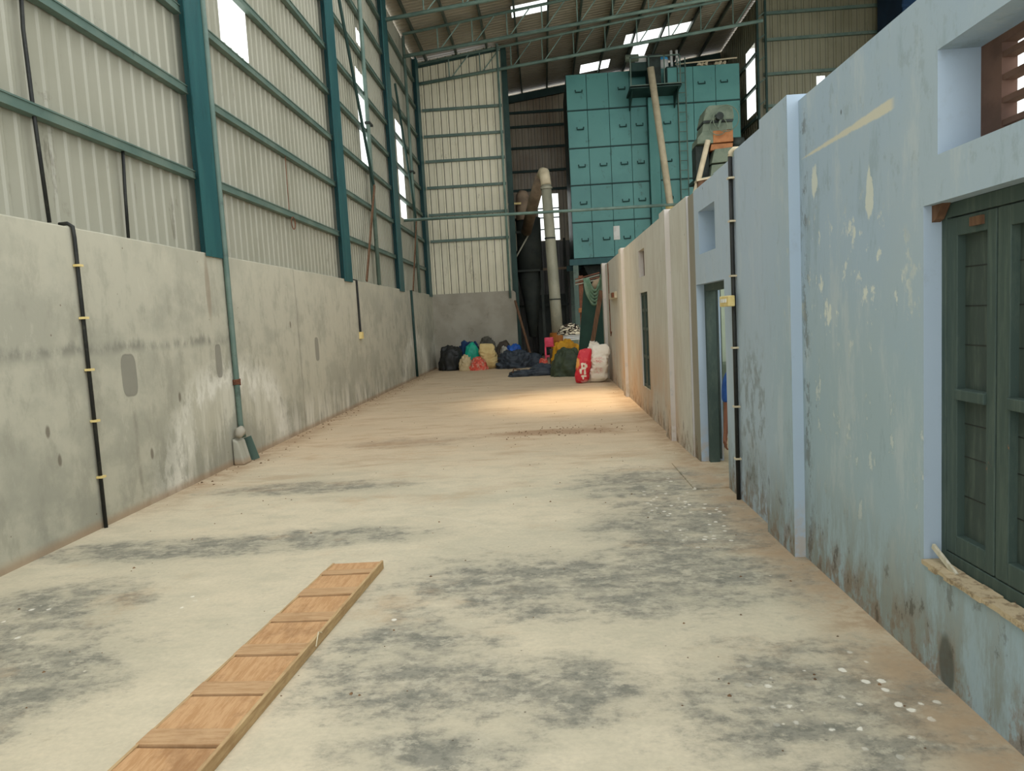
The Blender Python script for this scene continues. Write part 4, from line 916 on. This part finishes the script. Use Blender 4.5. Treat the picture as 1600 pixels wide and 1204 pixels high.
H('cloth_bundle', heap_bm(.74, 21.9, .25, .2, .24, 28, .3, 3.5, 1., z0=1.085), 'zebra', 'cream and brown striped cloth bundle on top of the white foam', 'cloth')
T = root('pink_chair', (.1, 22.2, 0), 'pink plastic chair in front of the orange brown drum', 'chair')
obj('backrest', box(B(), -.02, .26, 22.3, 22.36, .72, 1.02), 'pink_plastic', T, bevel=.03); obj('seat', box(B(), -.02, .3, 21.95, 22.32, .42, .47), 'pink_plastic', T, bevel=.02)
for x in (0.0, .27):
    for y in (21.98, 22.3): obj('leg', box(B(), x-.025, x+.025, y-.02, y+.02, 0, .75 if y > 22.1 else .43), 'pink_plastic', T)
obj('cardboard_box', box(B(), .12, .34, 21.6, 21.9, 0, .68), 'brown_sack', None, 'dark brown box beside the pink chair', 'box', bevel=.01)
H('cloth_bundle', heap_bm(-.08, 21.4, .14, .3, .35, 30, .25, 3), 'print', 'red patterned cloth on the floor under the pink chair', 'cloth')
obj('stone', tube(B(), [(-.42, 21.5, 0), (-.42, 21.5, .05), (-.4, 21.5, .09)], [.06, .075, .03], 9), 'wood', None, 'small brown lump on the floor between the two heaps', 'stone', smooth=True)

# ------------------------------------------------------------------ loose crumbs on the floor
bm = B(); rnd = random.Random(3)
def crumb(x, y, r):
    n = 5; z = r*.8; c = bm.verts.new((x, y, z)); ring_ = [bm.verts.new((x+r*(.7+.6*rnd.random())*math.cos(2*PI*k/n), y+r*(.7+.6*rnd.random())*math.sin(2*PI*k/n), 0)) for k in range(n)]
    for k in range(n): bm.faces.new((ring_[k], ring_[(k+1) % n], c))
for k in range(260):
    y = 2.4+rnd.random()**1.3*20; x = -3.9+rnd.random()*5.4; crumb(x, y, .004+.008*rnd.random()**2)
for k in range(220):
    y = 7.5+rnd.random()*16; crumb(-3.97+rnd.random()**2*.45, y, .006+.014*rnd.random()**2)
for k in range(90): crumb(rnd.gauss(.1, .6), rnd.gauss(10.2, .25), .006+.01*rnd.random())
MT['crumb'] = paint('brown_debris', (126, 98, 70), (90, 70, 52), 9, .9)
obj('floor_debris', bm, 'crumb', None, 'brown crumbs and dust scattered over the cement floor', 'debris', kind='stuff')

# ------------------------------------------------------------------ person sitting just inside the door
def skinned(name, joints, edges, mat, parent, levels=2, rootv=0):
    me = bpy.data.meshes.new(name); o0 = Vector(joints[0][0]); me.from_pydata([tuple(Vector(j[0])-o0) for j in joints], edges, [])
    o = bpy.data.objects.new(name, me); C.objects.link(o); o.parent = parent; o.location = o0-ORG[parent]; ORG[o] = o0; me.materials.append(MT[mat])
    md = o.modifiers.new('skin', 'SKIN'); sv = me.skin_vertices[0].data if me.skin_vertices else None
    if sv is None: return o
    for v, j in zip(sv, joints): v.radius = (j[1], j[2] if len(j) > 2 else j[1])
    for v in sv: v.use_root = False
    sv[rootv].use_root = True
    md.use_smooth_shade = True
    sd = o.modifiers.new('sub', 'SUBSURF'); sd.levels = levels; sd.render_levels = levels
    return o
PX, PY = 2.03, 7.1
T = root('person', (PX, PY, 0), 'seated person in a blue shirt just inside the door, one arm hanging down', 'person')
J = [((PX, PY+.05, .50), .13, .10), ((PX, PY+.06, .72), .12, .09), ((PX, PY+.05, .95), .14, .10), ((PX, PY+.03, 1.09), .055), ((PX, PY+.02, 1.18), .05), ((PX, PY, 1.27), .085, .095), ((PX, PY-.01, 1.36), .075, .085)]
Ed = [(0, 1), (1, 2), (2, 3), (3, 4), (4, 5), (5, 6)]
def add(j, p): J.append(j); Ed.append((p, len(J)-1)); return len(J)-1
for s in (-1, 1):
    sh = add(((PX+s*.19, PY+.03, 1.02), .055), 2); ua = add(((PX+s*.245, PY+.03, .90), .045), sh); el = add(((PX+s*.265, PY+.02, .66), .036), ua)
    wr = add(((PX+s*(.29 if s < 0 else .1), PY+(0 if s < 0 else -.2), .42 if s < 0 else .55), .024), el); pm = add(((PX+s*(.305 if s < 0 else .08), PY-(.01 if s < 0 else .25), .35 if s < 0 else .55), .030, .016), wr)
    hp = add(((PX+s*.1, PY, .47), .085), 0); kn = add(((PX+s*.13, PY-.38, .48), .06), hp); ak = add(((PX+s*.12, PY-.38, .10), .04), kn); ft = add(((PX+s*.13, PY-.50, .035), .035, .03), ak)
    pb = Vector(J[pm][0]); 
    for k in range(4):
        o_ = (k-1.5)*.017
        if s < 0: fp = [(pb.x+.004, pb.y+o_, pb.z-.05), (pb.x+.012, pb.y+o_, pb.z-.085), (pb.x+.026, pb.y+o_*.9, pb.z-.105+.006*abs(k-1))]
        else: fp = [(pb.x+o_, pb.y-.05, pb.z), (pb.x+o_, pb.y-.08, pb.z-.008), (pb.x+o_, pb.y-.1, pb.z-.02)]
        c = pm
        for q, r in zip(fp, (.009, .008, .007)): c = add((q, r), c)
    th = (pb.x+(-.0 if s < 0 else -.03), pb.y-.035, pb.z-.02)
    c = add((th, .010), pm); add(((th[0]+.008, th[1]-.008, th[2]-.035), .008), c)
skinned('body', J, Ed, 'skin', T)
# shirt with short sleeves, trousers, hair
SJ = [((PX, PY+.05, .52), .155, .125), ((PX, PY+.06, .72), .145, .115), ((PX, PY+.05, .94), .165, .12), ((PX, PY+.04, 1.04), .09, .08)]
SE = [(0, 1), (1, 2), (2, 3)]
for s in (-1, 1):
    i = len(SJ); SJ += [((PX+s*.19, PY+.03, 1.03), .075), ((PX+s*.25, PY+.03, .90), .064), ((PX+s*.268, PY+.02, .70), .055)]; SE += [(2, i), (i, i+1), (i+1, i+2)]
skinned('shirt', SJ, SE, 'blueshirt', T)
TJ = [((PX, PY+.03, .50), .15, .12)]; TE = []
for s in (-1, 1):
    i = len(TJ); TJ += [((PX+s*.1, PY, .48), .10), ((PX+s*.13, PY-.38, .485), .078), ((PX+s*.12, PY-.38, .15), .06)]; TE += [(0, i), (i, i+1), (i+1, i+2)]
skinned('trousers', TJ, TE, 'trousers', T)
skinned('hair', [((PX, PY+.03, 1.33), .092, .09), ((PX, PY+.02, 1.40), .085, .095), ((PX, PY+.01, 1.435), .05)], [(0, 1), (1, 2)], 'hair', T)
for s in (-1, 1):
    obj('eye', tube(B(), [(PX+s*.032, PY-.088, 1.315), (PX+s*.032, PY-.1, 1.315)], .009, 8), 'white', T); obj('ear', tube(B(), [(PX+s*.088, PY+.0, 1.29), (PX+s*.098, PY+.01, 1.32)], .018, 8), 'skin', T, smooth=True)
obj('nose', tube(B(), [(PX, PY-.09, 1.31), (PX, PY-.115, 1.275), (PX, PY-.09, 1.265)], [.008, .014, .008], 8), 'skin', T, smooth=True)
obj('mouth', tube(B(), [(PX-.025, PY-.09, 1.235), (PX+.025, PY-.09, 1.235)], .006, 6), 'rust', T)
ST = root('stool', (PX, PY+.05, 0), 'low wooden stool under the seated person', 'stool')
obj('seat', box(B(), PX-.17, PX+.19, PY-.12, PY+.22, .34, .38), 'wood', ST, bevel=.01)
for x in (-.13, .15):
    for y in (-.08, .18): obj('leg', box(B(), PX+x-.02, PX+x+.02, PY+y-.02, PY+y+.02, 0, .34), 'wood', ST)
